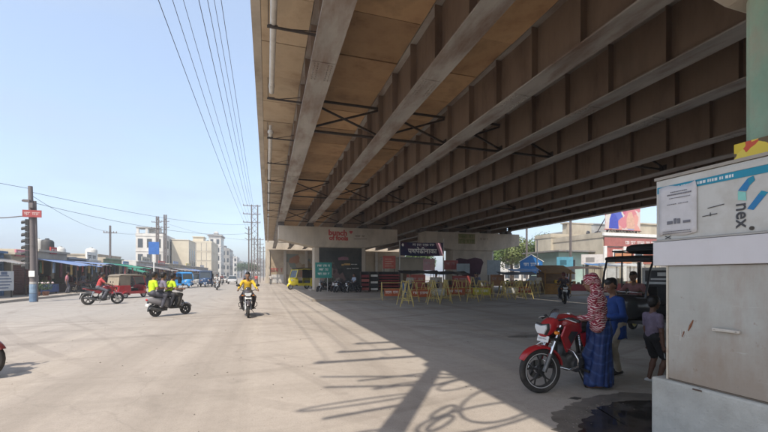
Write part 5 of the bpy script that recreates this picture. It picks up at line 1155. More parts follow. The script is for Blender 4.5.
# headscarf: over the head, round the shoulders, down the back
H = jw['H']; ch = jw['ch']; V = Vector
sp_ = [('c', tuple(H(-.02, 0, .035)), tuple(H(.0, 0, .03)), .108, .104, 0, (1, 1.1, 1)), ('c', tuple(H(-.04, 0, -.02)), tuple(ch + V((-.03, 0, .1))), .085, .085, 0, (1, .95, 1)),
       ('c', tuple(ch + V((-.01, .14, .04))), tuple(ch + V((-.01, -.14, .04))), .088, .088, 0, (1, 1, 1.1)), ('c', tuple(ch + V((-.06, .05, 0))), tuple(ch + V((-.09, .08, -.36))), .13, .1, 0, (1.4, .8, 1)), ('c', tuple(ch + V((-.02, .12, -.02))), tuple(ch + V((-.05, .23, -.36))), .11, .1, 0), ('c', tuple(ch + V((-.02, -.12, -.02))), tuple(ch + V((-.04, -.2, -.3))), .11, .1, 0),
       ('c', tuple(ch + V((0, .2, 0))), tuple(ch + V((-.02, .25, -.32))), .075, .06, 0), ('c', tuple(ch + V((.02, -.2, 0))), tuple(ch + V((.0, -.25, -.26))), .075, .055, 0)]
def wrinkle(Vv):
    Vv[:, 0] += .008 * np.sin(Vv[:, 2] * 46 + Vv[:, 1] * 18); Vv[:, 1] += .008 * np.sin(Vv[:, 2] * 38 + Vv[:, 0] * 25); return Vv
surf_obj('headscarf', sp_, [PRINT], tw, .011, .03, wrinkle)
for s_ in (1, -1):
    g = MB()
    for k in range(3): g.lathe([(.034, -.004), (.038, 0), (.034, .004), (.031, 0)], V((.30, s_ * .2, 1.03)) - V((.012 * k, 0, 0)), (1, 0, 0), 14, closed=True)
    g.obj('bangles', P((.5, .3, .08), .3), tw, smooth=60)
# companion in a blue tunic
tc_, jc = person('person in a blue tunic and beige trousers standing behind the woman', (5.42, 4.78, 0), R(165), (0, 0, .92), (.05, 0, .39), ((.3, .2, 1.0), (.12, -.26, .84)), ((.03, .1, .085), (-.06, -.1, .085)), cloth((.012, .045, .19)), cloth((.36, .31, .24)), h=1.52, res=.012, skin=0, sleeve='long', head=(.2, .2))
skirt(tc_, cloth((.012, .045, .19)), 1.1, .66, .15, .20, name='tunic_hem', folds=7, amp=.012)
# the boy
STR = P((.7, .7, .7))
tb_, jb = person('boy in a mauve T-shirt and dark striped shorts walking behind the cabinet', (5.45, 4.2, 0), R(-14), (0, 0, .92), (.0, 0, .38), ((.06, .23, .79), (.03, -.23, .79)), ((-.02, .08, .085), (.05, -.08, .085)), cloth((.20, .16, .22)), cloth((.02, .02, .022)), h=1.27, res=.013, skin=2, shoes=P((.72, .72, .72)), shorts=True)
g = MB()
for k in range(3): g.box((.085 + .03 * k, -.186, .6), (.012, .01, .15), (0, -.2, 0))
g.obj('shorts_stripes', STR, tb_)

# people on wheels
standing_ = None
rider('man in a check shirt and jeans sitting at the handlebar of the black rickshaw', (9.6, 7.75, 0), R(198), (.42, .2, .2), (.12, .17, .25), x0=.2, z=.9, hx=.7, hz=1.17, hy=.3, fx=.72, fz=.57, skin=1, group='riders')
S0 = (-3.66, 16.86, 0); SR = R(41)
rider('front rider of the grey scooter in a bright green vest', S0, SR, (.45, .62, .02), (.06, .055, .05), x0=-.1, z=.88, hx=.30, hz=1.05, fx=.18, fz=.41, skin=0, group='riders', sleeve='short')
rider('middle rider of the grey scooter in a dull mauve shirt', S0, SR, (.2, .18, .24), (.05, .05, .06), x0=-.40, z=.9, hx=-.1, hz=1.1, hy=.16, fx=-.1, fz=.4, lean=.08, skin=0, group='riders')
rider('rear rider of the grey scooter in a bright green vest', S0, SR, (.48, .66, .02), (.08, .08, .1), x0=-.70, z=.92, hx=-.42, hz=1.1, hy=.17, fx=-.42, fz=.38, lean=.05, skin=0, group='riders')
Y0 = (-.72, 15.75, 0)
rider('man in a yellow shirt riding the dark motorcycle towards the camera', Y0, R(-86), (.62, .40, .03), (.05, .04, .045), skin=1, group='riders', sleeve='long')
RR = rider('man in a red shirt riding a motorcycle to the right', (-8.55, 24.3, 0), R(28), (.45, .06, .06), (.1, .1, .12), group='riders', skin=0)
rider('rider of the motorcycle entering at the left edge', (-4.82, 7.5, 0), R(-10), (.3, .3, .33), (.06, .06, .07), group='riders')
rider('front rider of the black motorcycle beyond the woman, in dark clothes', (16.1, 17.6, 0), R(232), (.07, .06, .07), (.04, .04, .05), group='riders', helmet=P((.12, .03, .03)))
rider('pillion rider of the black motorcycle beyond the woman, in brown red', (16.1, 17.6, 0), R(232), (.2, .07, .06), (.12, .12, .13), x0=-.5, z=.97, hx=-.2, hz=1.12, hy=.18, fx=-.32, fz=.42, lean=.04, group='riders')
rider('tiny far rider in white coming down the road', (-5.1, 44.0, 0), R(-80), (.6, .58, .55), (.1, .1, .1), group='riders', res=.026)
rider('far rider half hidden behind the man in yellow', (-2.0, 41.0, 0), R(-70), (.1, .09, .1), (.1, .1, .1), group='riders', res=.026)
rider('far rider between the distant cars', (-6.9, 66, 0), R(-85), (.25, .1, .1), (.1, .1, .1), group='riders', res=.03)
rider('man in a pale blue shirt sitting on a parked motorcycle before the mural', (6.9, 31.5, 0), R(205), (.36, .42, .52), (.05, .05, .06), group='riders', lean=.02, hx=.1, hz=.98, hy=.2)
# people on foot
for i, (x, y, a, sh, tr, st, lb) in enumerate((
    (19.6, 24.0, 200, (.6, .56, .5), (.3, .25, .2), .1, 'man in a white shirt standing beside the wooden kiosk'),
    (9.6, 25.0, 250, (.42, .4, .36), (.06, .06, .08), .0, 'man in a pale shirt behind the first barricades'),
    (12.3, 26.5, 280, (.5, .46, .4), (.1, .08, .07), .05, 'man in a cream shirt by the low stalls'),
    (16.2, 27.0, 210, (.12, .16, .3), (.06, .06, .06), .0, 'man in a dark blue shirt near the second pier'),
    (-16.0, 44.6, 0, (.35, .08, .1), (.1, .1, .12), .1, 'figure in dark red outside the far end of the blue awning'),
    (-16.2, 49.6, 300, (.5, .48, .44), (.07, .07, .09), .12, 'figure in white walking by the white box sign'),
    (-15.4, 54.5, 80, (.15, .2, .35), (.05, .05, .05), .15, 'figure in blue walking under the green awnings'),
    (-15.9, 58.6, 270, (.45, .3, .08), (.1, .08, .07), .1, 'figure in ochre walking by the hoarding post'),
    (-15.0, 66.0, 90, (.3, .3, .32), (.05, .05, .06), .15, 'grey-clothed far figure on the market pavement'),
    (-1.6, 62.0, 250, (.5, .1, .1), (.08, .08, .1), .1, 'far figure in red beside the slim power pole'),
    (.6, 66.0, 280, (.55, .52, .48), (.1, .1, .1), .1, 'far figure in white near the painted end wall'),
    (23.8, 29.0, 190, (.4, .08, .12), (.12, .1, .1), .05, 'figure in dark red among the market clutter on the right'),
    (26.0, 28.0, 240, (.3, .3, .34), (.08, .08, .1), .05, 'figure in grey among the market clutter on the right'),
    (14.0, 23.6, 230, (.1, .1, .12), (.07, .07, .07), .05, 'man in black leaning by the yellow barricade'))):
    standing(lb, (x, y, .11 if x < -14.7 else 0), R(a), sh, tr, st, skin=i % 3, group='people on foot', res=.022)
# ------------------------------------------------------------------ roadside cabinet at the right edge
GALV = M('cabinet_galvanised', (.40, .385, .35), .6, .16, 1.6, (.30, .17, .095), .75, 1.1, stretch=(1, 1, 1.2), bump=.15, bscale=25, metal=.15)
def rusty_mat():
    m, n, b = nodes('cabinet_side'); L = n.links
    pos = n.nodes.new('ShaderNodeTexCoord').outputs['Object']
    def nz(s, d=8, st=(1, 1, 1)):
        mp = n.nodes.new('ShaderNodeMapping'); mp.inputs['Scale'].default_value = st; L.new(pos, mp.inputs['Vector'])
        q = n.nodes.new('ShaderNodeTexNoise'); q.inputs['Scale'].default_value = s; q.inputs['Detail'].default_value = d; q.inputs['Roughness'].default_value = .65; L.new(mp.outputs[0], q.inputs['Vector']); return q.outputs['Fac']
    def ramp(f, st):
        r = n.nodes.new('ShaderNodeValToRGB'); e = r.color_ramp.elements
        while len(e) < len(st): e.new(.5)
        for i, (p, c) in enumerate(st): e[i].position = p; e[i].color = (c if isinstance(c, tuple) else (c,) * 3) + (1,)
        L.new(f, r.inputs[0]); return r.outputs[0]
    def mix(f, a, c):
        x = n.nodes.new('ShaderNodeMixRGB'); L.new(f, x.inputs[0]); L.new(a, x.inputs[1]); x.inputs[2].default_value = c + (1,); return x.outputs[0]
    out = ramp(nz(2.2), [(.3, (.33, .33, .305)), (.7, (.42, .42, .39))])
    out = mix(ramp(nz(5, 6, (1, 1, .12)), [(.5, 0.0), (.75, .35)]), out, (.48, .475, .45))
    # rust creeping up from the bottom seam
    sx = n.nodes.new('ShaderNodeSeparateXYZ'); L.new(pos, sx.inputs[0])
    mr = n.nodes.new('ShaderNodeMapRange'); mr.inputs['From Min'].default_value = 1.25; mr.inputs['From Max'].default_value = .62; L.new(sx.outputs[2], mr.inputs['Value'])
    ad = n.nodes.new('ShaderNodeMath'); ad.operation = 'MULTIPLY_ADD'; ad.inputs[1].default_value = .5; L.new(mr.outputs[0], ad.inputs[0]); L.new(nz(3.2, 9, (1, 1, .5)), ad.inputs[2])
    out = mix(ramp(ad.outputs[0], [(.52, 0.0), (.95, .65)]), out, (.23, .165, .115))
    out = mix(ramp(nz(2.6, 9, (1, 1, .35)), [(.5, 0.0), (.7, .6)]), out, (.27, .2, .15))
    out = mix(ramp(nz(11, 9), [(.64, 0.0), (.72, .6)]), out, (.2, .13, .085))
    out = mix(ramp(nz(14, 6, (1, .15, 2.0)), [(.66, 0.0), (.7, .5)]), out, (.5, .5, .48))
    out = mix(ramp(nz(26, 5, (1, 1, .4)), [(.66, 0.0), (.72, .6)]), out, (.2, .19, .17))
    L.new(out, b.inputs['Base Color']); b.inputs['Roughness'].default_value = .6; b.inputs['Specular IOR Level'].default_value = .3
    bp = n.nodes.new('ShaderNodeBump'); bp.inputs['Strength'].default_value = .12; bp.inputs['Distance'].default_value = .02; L.new(nz(7), bp.inputs['Height']); L.new(bp.outputs[0], b.inputs['Normal'])
    return m
t = thing('roadside_cabinet', 'tall grey rust-stained metal cabinet with a white advert panel on top', 'cabinet', (3.6, 2.72, 0), R(1.5))
PLN = M('plinth_concrete', (.40, .405, .38), .85, .18, 2.5, (.24, .225, .19), .6, 1.8, bump=.5, bscale=22)
g = MB(); g.b2((-.035, -2.4, 0), (.78, .045, .62)); g.obj('plinth', PLN, t, bev=.02)
g = MB(); g.b2((0, -2.3, .623), (.72, -.085, 1.685)); bd = g.obj('body', rusty_mat(), t, bev=.008)
g = MB(); g.b2((-.006, -.097, .625), (.02, -.079, 1.685)); g.obj('corner_strip', M('old_cream_edge', (.5, .46, .38), .7, .3, 6, (.2, .11, .06), .7, 6), t)
g = MB(); g.b2((-.004, -2.3, .632), (.0, -.1, .638)); g.obj('bottom_seam', P((.06, .045, .035)), t)
g = MB(); g.b2((-.03, -.66, 1.13), (-.003, -.47, 1.155)); g.cyl((-.03, -.64, 1.142), (0, -.64, 1.142), .012); g.cyl((-.03, -.49, 1.142), (0, -.49, 1.142), .012); g.obj('handle', M('worn_handle', (.5, .47, .42), .5, .2, 8), t, bev=.006)
g = MB(); g.cyl((-.012, -.38, .60), (-.03, -.38, .60), .016, 10); g.b2((-.044, -.40, .595), (-.036, -.33, .607)); g.obj('bolt', P((.08, .05, .04)), t)
g = MB(); g.b2((-.03, -2.35, 1.688), (.74, .03, 1.915)); g.obj('white_band', M('white_band_paint', (.58, .565, .58), .6, .06, 2, (.4, .38, .36), .35, 4), t, bev=.006)
g = MB(); g.b2((-.034, -2.36, 1.918), (.75, .034, 1.93)); g.obj('ledge', P((.35, .34, .32)), t)
ADW = M('advert_white', (.5, .495, .465), .55, .1, 2, (.36, .33, .28), .5, 6, bump=.1)
g = MB(); g.b2((-.008, -2.3, 1.932), (.7, .012, 2.50)); ap = g.obj('advert_panel', ADW, t, bev=.006)
g = MB(); g.b2((-.02, -2.32, 2.503), (.72, .024, 2.53)); g.obj('top_rim', P((.3, .27, .23)), t)
TEAL = P((.012, .22, .33)); MINT = P((.22, .52, .46)); DBL = P((.02, .17, .38)); INKD = P((.05, .05, .055))
X = -.0105
def pan(poly, m, name, x=X, th=.002, par=None):     # a flat printed shape on the cabinet face: poly in (distance along, height)
    g = MB(); g.prism([(-a, z) for a, z in poly], 'x', x - th, x); return g.obj(name, m, par or ap)
pan([(.0, 2.375), (2.2, 2.375), (2.2, 2.435), (.0, 2.435)], TEAL, 'teal_stripe')
pan([(.50, 2.437), (.56, 2.475), (2.2, 2.475), (2.2, 2.437)], ADW, 'stripe_cut', x=X - .0025)
g = MB(); a = .12
while a < .62:
    w_ = random.choice((.01, .014, .02)); g.b2((X - .0045, -a - w_, 2.393), (X - .0025, -a, 2.417)); a += w_ + random.choice((.006, .006, .016))
o = g.obj('stripe_lettering', P((.6, .65, .66)), ap); o['kind'] = 'stuff'
# cube emblem: four leaning facets
pan([(0.645, 2.275), (0.710, 2.360), (0.720, 2.300), (0.700, 2.260)], DBL, 'emblem_facet'); pan([(0.710, 2.360), (0.745, 2.370), (0.755, 2.335), (0.720, 2.300)], TEAL, 'emblem_facet')
pan([(0.645, 2.270), (0.697, 2.255), (0.700, 2.185), (0.645, 2.200)], MINT, 'emblem_facet')
pan([(0.705, 2.120), (0.775, 2.220), (0.815, 2.200), (0.745, 2.105)], DBL, 'emblem_facet'); pan([(0.775, 2.220), (0.795, 2.245), (0.835, 2.225), (0.815, 2.200)], TEAL, 'emblem_facet')
text('nex', .135, INKD, ap, (X - .003, -.675, 2.075), (R(90), R(90), R(-90)), bold=.001)
# pasted paper notice
PAPER = M('paper_notice', (.56, .55, .56), .8, .06, 4, (.42, .41, .41), .5, 7)
g = MB(); n = 8; vs = []; fs = []
for i in range(n + 1):
    for j in range(n + 1): vs.append((X - .004 - .006 * random.random() - (.02 if i == n and j == n else 0), -(.02 + .33 * i / n), 1.97 + .45 * j / n + .012 * math.sin(i * .9)))
for i in range(n):
    for j in range(n): fs.append((i * (n + 1) + j, i * (n + 1) + j + 1, (i + 1) * (n + 1) + j + 1, (i + 1) * (n + 1) + j))
g.add(vs, fs); pp = g.obj('pasted_paper', PAPER, ap, smooth=60); md = pp.modifiers.new('thick', 'SOLIDIFY'); md.thickness = .002
g = MB()
for z, a0, a1, hh in ((2.36, .13, .27, .008), (2.335, .1, .3, .012), (2.305, .12, .3, .006), (2.25, .1, .17, .006), (2.25, .2, .28, .006), (2.0, .06, .3, .007), (1.982, .06, .31, .006)):
    a = a0
    while a < a1: w_ = random.uniform(.005, .014); g.b2((X - .0155, -a - w_, z), (X - .0135, -a, z + hh)); a += w_ + .005
for a, w_, hh in ((.1, .05, .03), (.16, .022, .05), (.19, .025, .045), (.24, .06, .022)): g.b2((X - .0155, -a - w_, 2.07), (X - .0135, -a, 2.07 + hh))
o = g.obj('paper_print', P((.14, .14, .16)), ap); o['kind'] = 'stuff'
g = MB(); g.beam((X - .002, -.43, 2.17), (X - .002, -.55, 2.185), .004, .006); g.beam((X - .002, -.39, 2.105), (X - .002, -.5, 2.115), .004, .006); g.beam((X - .002, -.45, 2.1), (X - .002, -.45, 2.13), .004, .004); g.obj('pen_marks', INKD, ap)
for a in (.10,):
    g = MB(); g.beam((X - .002, -a + .025, 1.94), (X - .002, -a - .025, 1.965), .004, .006); g.beam((X - .002, -a - .025, 1.94), (X - .002, -a + .025, 1.965), .004, .006); g.obj('cross_mark', INKD, ap)
g = MB(); g.cyl((X, -.735, 1.965), (X - .004, -.735, 1.965), .016, 12); g.obj('hole', P((.05, .04, .03)), ap)
# smears on the body
g = MB(); g.tube([(-.003, -.27, 1.10), (-.003, -.29, 1.15), (-.003, -.31, 1.20)], [.004, .01, .004], 5); g.tube([(-.003, -.22, 1.04), (-.003, -.235, 1.09)], .004, 5); g.obj('rust_smear', P((.2, .08, .04)), t)
pn_ = MB(); pn_.tube([(-.002, -.2, 1.0), (-.002, -.205, 1.1), (-.002, -.23, 1.04), (-.002, -.25, 1.1)], .003, 4); pn_.obj('chalk_scrawl', P((.6, .6, .58)), t)

# ------------------------------------------------------------------ barricades under the bridge
YP = M('barricade_yellow', (.6, .47, .16), .6, .2, 6, (.2, .13, .07), .5, 5); ORP = M('faded_orange', (.46, .11, .04), .7, .25, 5, (.3, .12, .06), .5, 4); 
def barricade(label, loc, rz, panel=None, txt_='', w_=1.5, h=1.3):
    t = thing('barricade', label, 'barricade', loc, rz, 'barricades under the flyover')
    for s_ in (-1, 1):
        x = s_ * w_ / 2
        g = MB()
        for q in (-1, 1): g.tube([(x, q * .34, 0), (x, q * .04, h)], .022, 8)
        g.cyl((x, -.25, .32), (x, .25, .32), .016, 8); g.cyl((x, -.05, h - .02), (x, .05, h - .02), .022, 8); g.obj('trestle', YP, t, smooth=60)
    for z in (h - .04, .72, .34):
        g = MB(); g.cyl((-w_ / 2, 0, z), (w_ / 2, 0, z), .018, 8); g.obj('rail', YP, t, smooth=60)
    if panel:
        g = MB(); g.b2((-w_ / 2 + .14, -.17, .26), (w_ / 2 - .14, -.15, .72)); pn = g.obj('sign_panel', panel, t)
        marks(pn, -w_ * .34, w_ * .34, .4, .2, WT, -.172)
    return t
barricade('yellow trestle barricade nearest the camera, at the left end of the row', (6.9, 18.7, 0), R(78))
barricade('barricade with an orange lettered panel behind the leftmost trestle', (9.0, 21.6, 0), R(-12), ORP, 'POLICE')
barricade('yellow trestle barricade, second from the left', (8.9, 19.6, 0), R(70))
barricade('yellow trestle barricade, third from the left', (9.95, 20.1, 0), R(66))
barricade('barricade with an orange panel in the middle of the row', (12.2, 23.2, 0), R(-14), ORP, 'STOP')
barricade('yellow trestle barricade standing widest apart in the middle of the row', (11.9, 20.4, 0), R(60), h=1.45)
barricade('yellow trestle barricade behind the widest one', (11.5, 21.9, 0), R(62))
barricade('yellow trestle barricade near the second pier', (14.9, 21.6, 0), R(48), h=1.2)
barricade('low barricade with a yellow panel near the second pier', (14.0, 22.9, 0), R(-16), P((.5, .45, .03)), '', h=.95)
barricade('barricade with a small red panel beside the wooden kiosk', (17.6, 24.3, 0), R(-18), P((.42, .05, .05)), '', w_=1.3, h=1.0)
barricade('last yellow trestle at the right end of the row', (16.4, 22.6, 0), R(30), h=1.15)

# stalls and clutter under the bridge
def stall(label, loc, rz, w_, d, h, topm, goodsm=None, tarp=None, n=8):
    t = thing('market_stall', label, 'stall', loc, rz, 'market stalls')
    g = MB(); g.b2((-w_ / 2, -d / 2, .72), (w_ / 2, d / 2, .77)); g.obj('counter_top', WOOD, t)
    g = MB(); g.b2((-w_ / 2 + .03, -d / 2 + .03, .12), (w_ / 2 - .03, -d / 2 + .05, .718)); g.obj('front_board', topm, t)
    for x in (-w_ / 2 + .05, w_ / 2 - .05):
        for y_ in (-d / 2 + .08, d / 2 - .05):
            g = MB(); g.b2((x - .03, y_ - .03, 0), (x + .03, y_ + .03, .719)); g.obj('leg', WOOD, t)
    for k in range(n):
        x = -w_ / 2 + .2 + (w_ - .4) * k / max(1, n - 1); hh = random.uniform(.12, .45); g = MB()
        if k % 2: g.lathe([(0, 0), (.12, 0), (.14, hh * .6), (.1, hh), (0, hh)], (x, random.uniform(-.2, .2), .771), n=10)
        else: g.box((x, random.uniform(-.15, .15), .771 + hh / 2), (.26, .3, hh), (0, 0, random.uniform(-.3, .3)))
        g.obj('goods', random.choice(GOODC), t)
    if tarp:
        for x in (-w_ / 2, w_ / 2):
            for y_ in (-d / 2, d / 2):
                g = MB(); g.cyl((x, y_, .0), (x, y_, h + (.25 if y_ > 0 else 0)), .022, 6); g.obj('post', WOOD, t)
        g = MB(); N = 8; rings = []
        for i in range(N + 1):
            x = -w_ / 2 - .2 + (w_ + .4) * i / N
            rings.append([(x, y_ * (d / 2 + .25), h + .12 + .13 * y_ - .06 * math.sin(i * math.pi / N * 2) ** 2 + z) for y_, z in ((-1, 0), (0, -.05), (1, 0), (1, .015), (0, -.035), (-1, .015))])
        g.loft(rings); g.obj('canopy', tarp, t, smooth=40)
    return t
DKT = M('dark_tarp', (.03, .03, .032), .7, .3, 3, bump=.4, bscale=6); BLT = M('blue_tarp', (.05, .14, .3), .6, .3, 3, bump=.4, bscale=6); BRT = M('brown_tarp', (.24, .13, .05), .7, .3, 3, bump=.4, bscale=6); WHT = M('white_tarp', (.5, .5, .48), .7, .15, 3, bump=.4, bscale=6); REDT = M('red_tarp', (.3, .05, .05), .7, .2, 3, bump=.3)
stall('low stall with a dark canopy and reddish front behind the first trestles', (12.2, 29.5, 0), R(-10), 3.0, 1.2, 1.75, REDT, tarp=DKT)
stall('stall with a red front board left of the second pier', (15.4, 30.5, 0), R(-10), 3.0, 1.2, 1.7, REDT, tarp=DKT)
stall('stall heaped with boxes in front of the second pier', (17.8, 30.2, 0), R(-12), 2.6, 1.2, 1.8, WOOD, tarp=None, n=9)
stall('stall under a dark sagging sheet at the right of the second pier', (21.6, 29.2, 0), R(-14), 3.0, 1.3, 1.65, WOOD, tarp=DKT)
stall('stall under a blue sheet between the pier and the wooden kiosk', (25.0, 32.5, 0), R(-14), 3.0, 1.3, 2.0, WOOD, tarp=BLT)
stall('market stall with a brown canopy at the right', (28.5, 29.0, 0), R(-20), 3.2, 1.5, 2.2, REDT, tarp=BRT)
stall('market stall with a white canopy behind the black motorcycle', (30.5, 26.5, .11), R(-24), 3.0, 1.5, 2.3, REDT, tarp=WHT)
stall('market stall with a second blue canopy further right', (33.8, 31.0, .11), R(-24), 3.4, 1.5, 2.5, WOOD, tarp=BLT)
stall('market stall with a red canopy behind the black rickshaw', (33.0, 21.5, .11), R(-30), 3.4, 1.6, 2.4, WOOD, tarp=REDT)
stall('market stall with a pale canopy seen through the black rickshaw', (30.6, 16.5, .11), R(-40), 3.2, 1.6, 2.3, REDT, tarp=WHT)
# pale blue display boards by the second pier
for i, (x, y_, z0, z1, wd, lb) in enumerate(((18.2, 33.0, 1.7, 2.7, 1.3, 'pale blue display board by the left side of the second pier'), (22.0, 33.6, 1.6, 3.1, 1.4, 'tall pale grey display board in front of the second pier'))):
    t = thing('display_board', lb, 'board', (x, y_, 0), R(-12)); g = MB(); g.b2((-wd / 2, -.03, z0), (wd / 2, .03, z1)); g.obj('panel', P((.36, .43, .47)), t)
    for s_ in (-1, 1):
        g = MB(); g.b2((s_ * wd * .4 - .03, -.03, 0), (s_ * wd * .4 + .03, .03, z0)); g.obj('leg', IRON, t)
# red slatted racks beside the mural pier
def rack(label, x, y_, wd, n, cols, h=1.9):
    t = thing('slatted_rack', label, 'rack', (x, y_, 0), R(-8), 'slatted racks by the mural pier')
    for s_ in (-1, 1):
        g = MB(); g.b2((s_ * wd / 2 - .04, -.3, 0), (s_ * wd / 2 + .04, .3, h)); g.obj('side_frame', IRON, t)
    for k in range(n):
        z = .25 + (h - .4) * k / n
        g = MB(); g.b2((-wd / 2 + .04, -.32, z), (wd / 2 - .04, -.28, z + (h - .4) / n * .62)); g.obj('slat', cols[k % len(cols)], t)
    g = MB(); g.b2((-wd / 2 + .04, .26, .2), (wd / 2 - .04, .3, h)); g.obj('back_sheet', DKT, t)
    return t
MAR = P((.22, .035, .04))
rack('narrow red and white slatted rack just right of the mural', 8.35, 32.9, .75, 4, [P((.4, .12, .1)), MAR])
rack('narrow rack of white and dark slats, second from the mural', 9.2, 33.0, .7, 5, [WT, DK])
rack('wide dark red slatted rack below the red notice', 10.65, 33.2, 2.0, 6, [MAR, P((.28, .05, .05))])
t = thing('red_notice', 'red notice panel on a post above the wide red rack', 'sign', (10.95, 33.9, 0), R(-8))
g = MB(); g.b2((-.6, -.03, 2.2), (.6, .03, 3.4)); pn = g.obj('panel', P((.5, .13, .1)), t); g = MB()
for k in range(4): g.b2((-.4, -.036, 2.4 + k * .22), (.4 - .2 * (k % 2), -.031, 2.47 + k * .22))
g.obj('print', P((.6, .4, .3)), pn)
for s_ in (-1, 1):
    g = MB(); g.b2((s_ * .5 - .03, -.03, 0), (s_ * .5 + .03, .03, 2.2)); g.obj('leg', IRON, t)
# cream booth behind the banner
t = thing('cream_booth', 'plain cream booth with a flat roof behind the dark banner', 'booth', (13.6, 36.6, 0), 0)
g = MB(); g.b2((-1.75, 0, 0), (2.0, 2.5, 3.3)); g.obj('wall', CREAM, t)
g = MB(); g.b2((-1.9, -.25, 3.3), (2.15, 2.6, 3.42)); g.obj('roof', GREYP, t)
g = MB(); g.b2((-.3, -.05, .1), (.6, -.005, 2.1)); g.obj('door', WOOD, t)
# green sign board in front of the mural pier
t = thing('green_sign', 'small square green road sign on a post by the mural pier corner', 'sign', (4.8, 33.8, 0), R(-6), sc_=.86)
g = MB(); g.b2((-.85, -.02, 1.55), (.85, .02, 3.15)); pn = g.obj('panel', P((.02, .22, .19)), t, bev=.02)
for z, a_ in ((2.68, .65), (2.28, .5), (1.84, .6)): marks(pn, -a_, a_, z, .26, WT, -.021)
for x in (-.4, .4):
    g = MB(); g.cyl((x, 0.03, 0), (x, .03, 3.1), .04, 8); g.obj('post', P((.5, .5, .48)), t)
# dark banner
def banner_mat():
    return M('banner_navy', (.02, .022, .075), .6, .3, 1.2, (.12, .02, .05), .7, .8)
t = thing('banner', 'dark navy banner with pale lettering strung between two posts', 'banner', (13.7, 32.6, 0), R(-6))
g = MB(); n = 24; rings = []
for i in range(n + 1):
    x = -2.05 + 4.1 * i / n; s_ = -.05 * math.sin(math.pi * i / n); w2 = .03 * math.sin(i * 1.3)
    rings.append([(x, w2 - .005, 3.4 + s_), (x, w2 + .005, 3.4 + s_), (x, w2 + .005, 4.62 + s_ * .6), (x, w2 - .005, 4.62 + s_ * .6)])
g.loft(rings); bn = g.obj('cloth', banner_mat(), t, smooth=60)
text('पथपेढीनाका', .62, WT, bn, (.05, -.05, 3.8), bold=.012); marks(bn, -.9, 1.2, 4.26, .24, WT, -.045)
g = MB(); g.ball((-1.82, -.05, 4.36), (.1, .01, .14), 10); g.obj('emblem', WT, bn); g = MB(); g.prism([(1.3, 4.6), (1.85, 4.58), (2.04, 3.38), (1.75, 3.4), (1.55, 4.0)], 'y', -.05, -.04); g.obj('pink_print', P((.5, .28, .35)), bn)
for x in (-2.1, 2.1):
    g = MB(); g.cyl((x, 0, 0), (x, 0, 4.75), .05, 8); g.obj('post', P((.45, .43, .4)), t)
# white posts
for i, (x, y_, h, lb) in enumerate(((16.4, 33.6, 5.1, 'slim white post right of the banner'), (27.6, 34.0, 5.4, 'slim white post in front of the blue house-shaped sign'))):
    t = thing('slim_post', lb, 'post', (x, y_, 0)); g = MB(); g.tube([(0, 0, 0), (0, 0, h)], [.07, .05], 10); g.obj('shaft', P((.6, .58, .54)), t, smooth=60); g = MB(); g.cyl((0, 0, 0), (0, 0, .25), .12, 10); g.obj('base', CONC, t)
# wooden kiosk
t = thing('wooden_kiosk', 'small brown wooden kiosk with a sloping roof and yellow tins', 'kiosk', (21.4, 24.4, 0), R(-18))
OCH = M('ochre_board', (.34, .18, .05), .8, .25, 3, (.16, .08, .03), .5, 2)
for x in (-.95, .95):
    for y_ in (-.6, .6):
        g = MB(); g.b2((x - .04, y_ - .04, 0), (x + .04, y_ + .04, 2.0)); g.obj('post', OCH, t)
g = MB(); g.prism([(-1.0, 1.7), (1.0, 1.7), (1.0, 1.74), (-1.0, 1.74)], 'x', -1.15, 1.15)
for i, v in enumerate(g.v): g.v[i] = (v[0], v[1], v[2] + .32 * (v[1] + 1.0))
g.obj('roof', OCH, t)
for k in range(6):
    g = MB(); g.b2((-.93, -.62, .1 + k * .14), (.93, -.585, .225 + k * .14)); g.obj('plank', OCH, t)
g = MB(); g.b2((-.95, .57, .1), (.95, .6, 1.9)); g.obj('back_board', WOOD, t)
g = MB(); g.b2((-.9, -.5, .93), (.9, .5, .98)); g.obj('counter', WOOD, t)
for k in range(4):
    g = MB(); g.b2((-.1 + k * .22, -.4, .981), (.08 + k * .22, -.2, 1.22)); g.obj('yellow_tin', P((.55, .36, .02)), t)
# long low red and white railing pieces on the ground near the racks (kerb of the divider)
g = MB(); g.b2((2.6, 23.2, 0), (27.8, 40.2, .13)); tag(g.obj('median_island', PAVE), kind='structure')

# ------------------------------------------------------------------ right background
block('long pale building with a flat roof and a side roof room on the right', 40.6, 54, 47, 50.5, 7.4, CREAM, 2, 6, group='buildings on the right', parap=.4)
bT = block('low turquoise-walled house with a tin eave in front of the pale building', 36.2, 46.5, 40.5, 46, 4.6, M('turquoise_wall', (.36, .5, .46), .8, .12, 1, (.3, .32, .28), .4, .8, world=True), 1, 3, group='buildings on the right', roof=False)
g = MB(); g.b2((-6.2, -1.2, 4.6), (5.6, 6, 4.78)); g.obj('eave', TIN, bT)
bR = block('red and white shop building below the billboard', 41.0, 64, 38.2, 47, 6.6, CREAM, 2, 7, group='buildings on the right', winm=P((.5, .5, .48)), ww=.6, wz=.5)
g = MB(); g.b2((-11.6, -.35, 6.62), (11.6, -.06, 7.0)); g.obj('white_cornice', WT, bR)
g = MB(); g.b2((-11.4, -.22, 5.3), (11.4, -.12, 6.45)); sb = g.obj('signboard', P((.36, .13, .11)), bR); marks(sb, -8, 10, 5.55, .5, WT, -.222)
block('grey distant block behind the billboard building', 58, 80, 60, 70, 10, GREYP, 3, 6, group='buildings on the right')
block('pale block far behind the trees on the right', 62, 84, 95, 108, 9, WHITEP, 3, 7, group='buildings on the right')
block('long low market shed under the flyover end on the right', 44, 74, 24, 33, 4.2, GREYP, 1, 9, group='buildings on the right', roof=False)
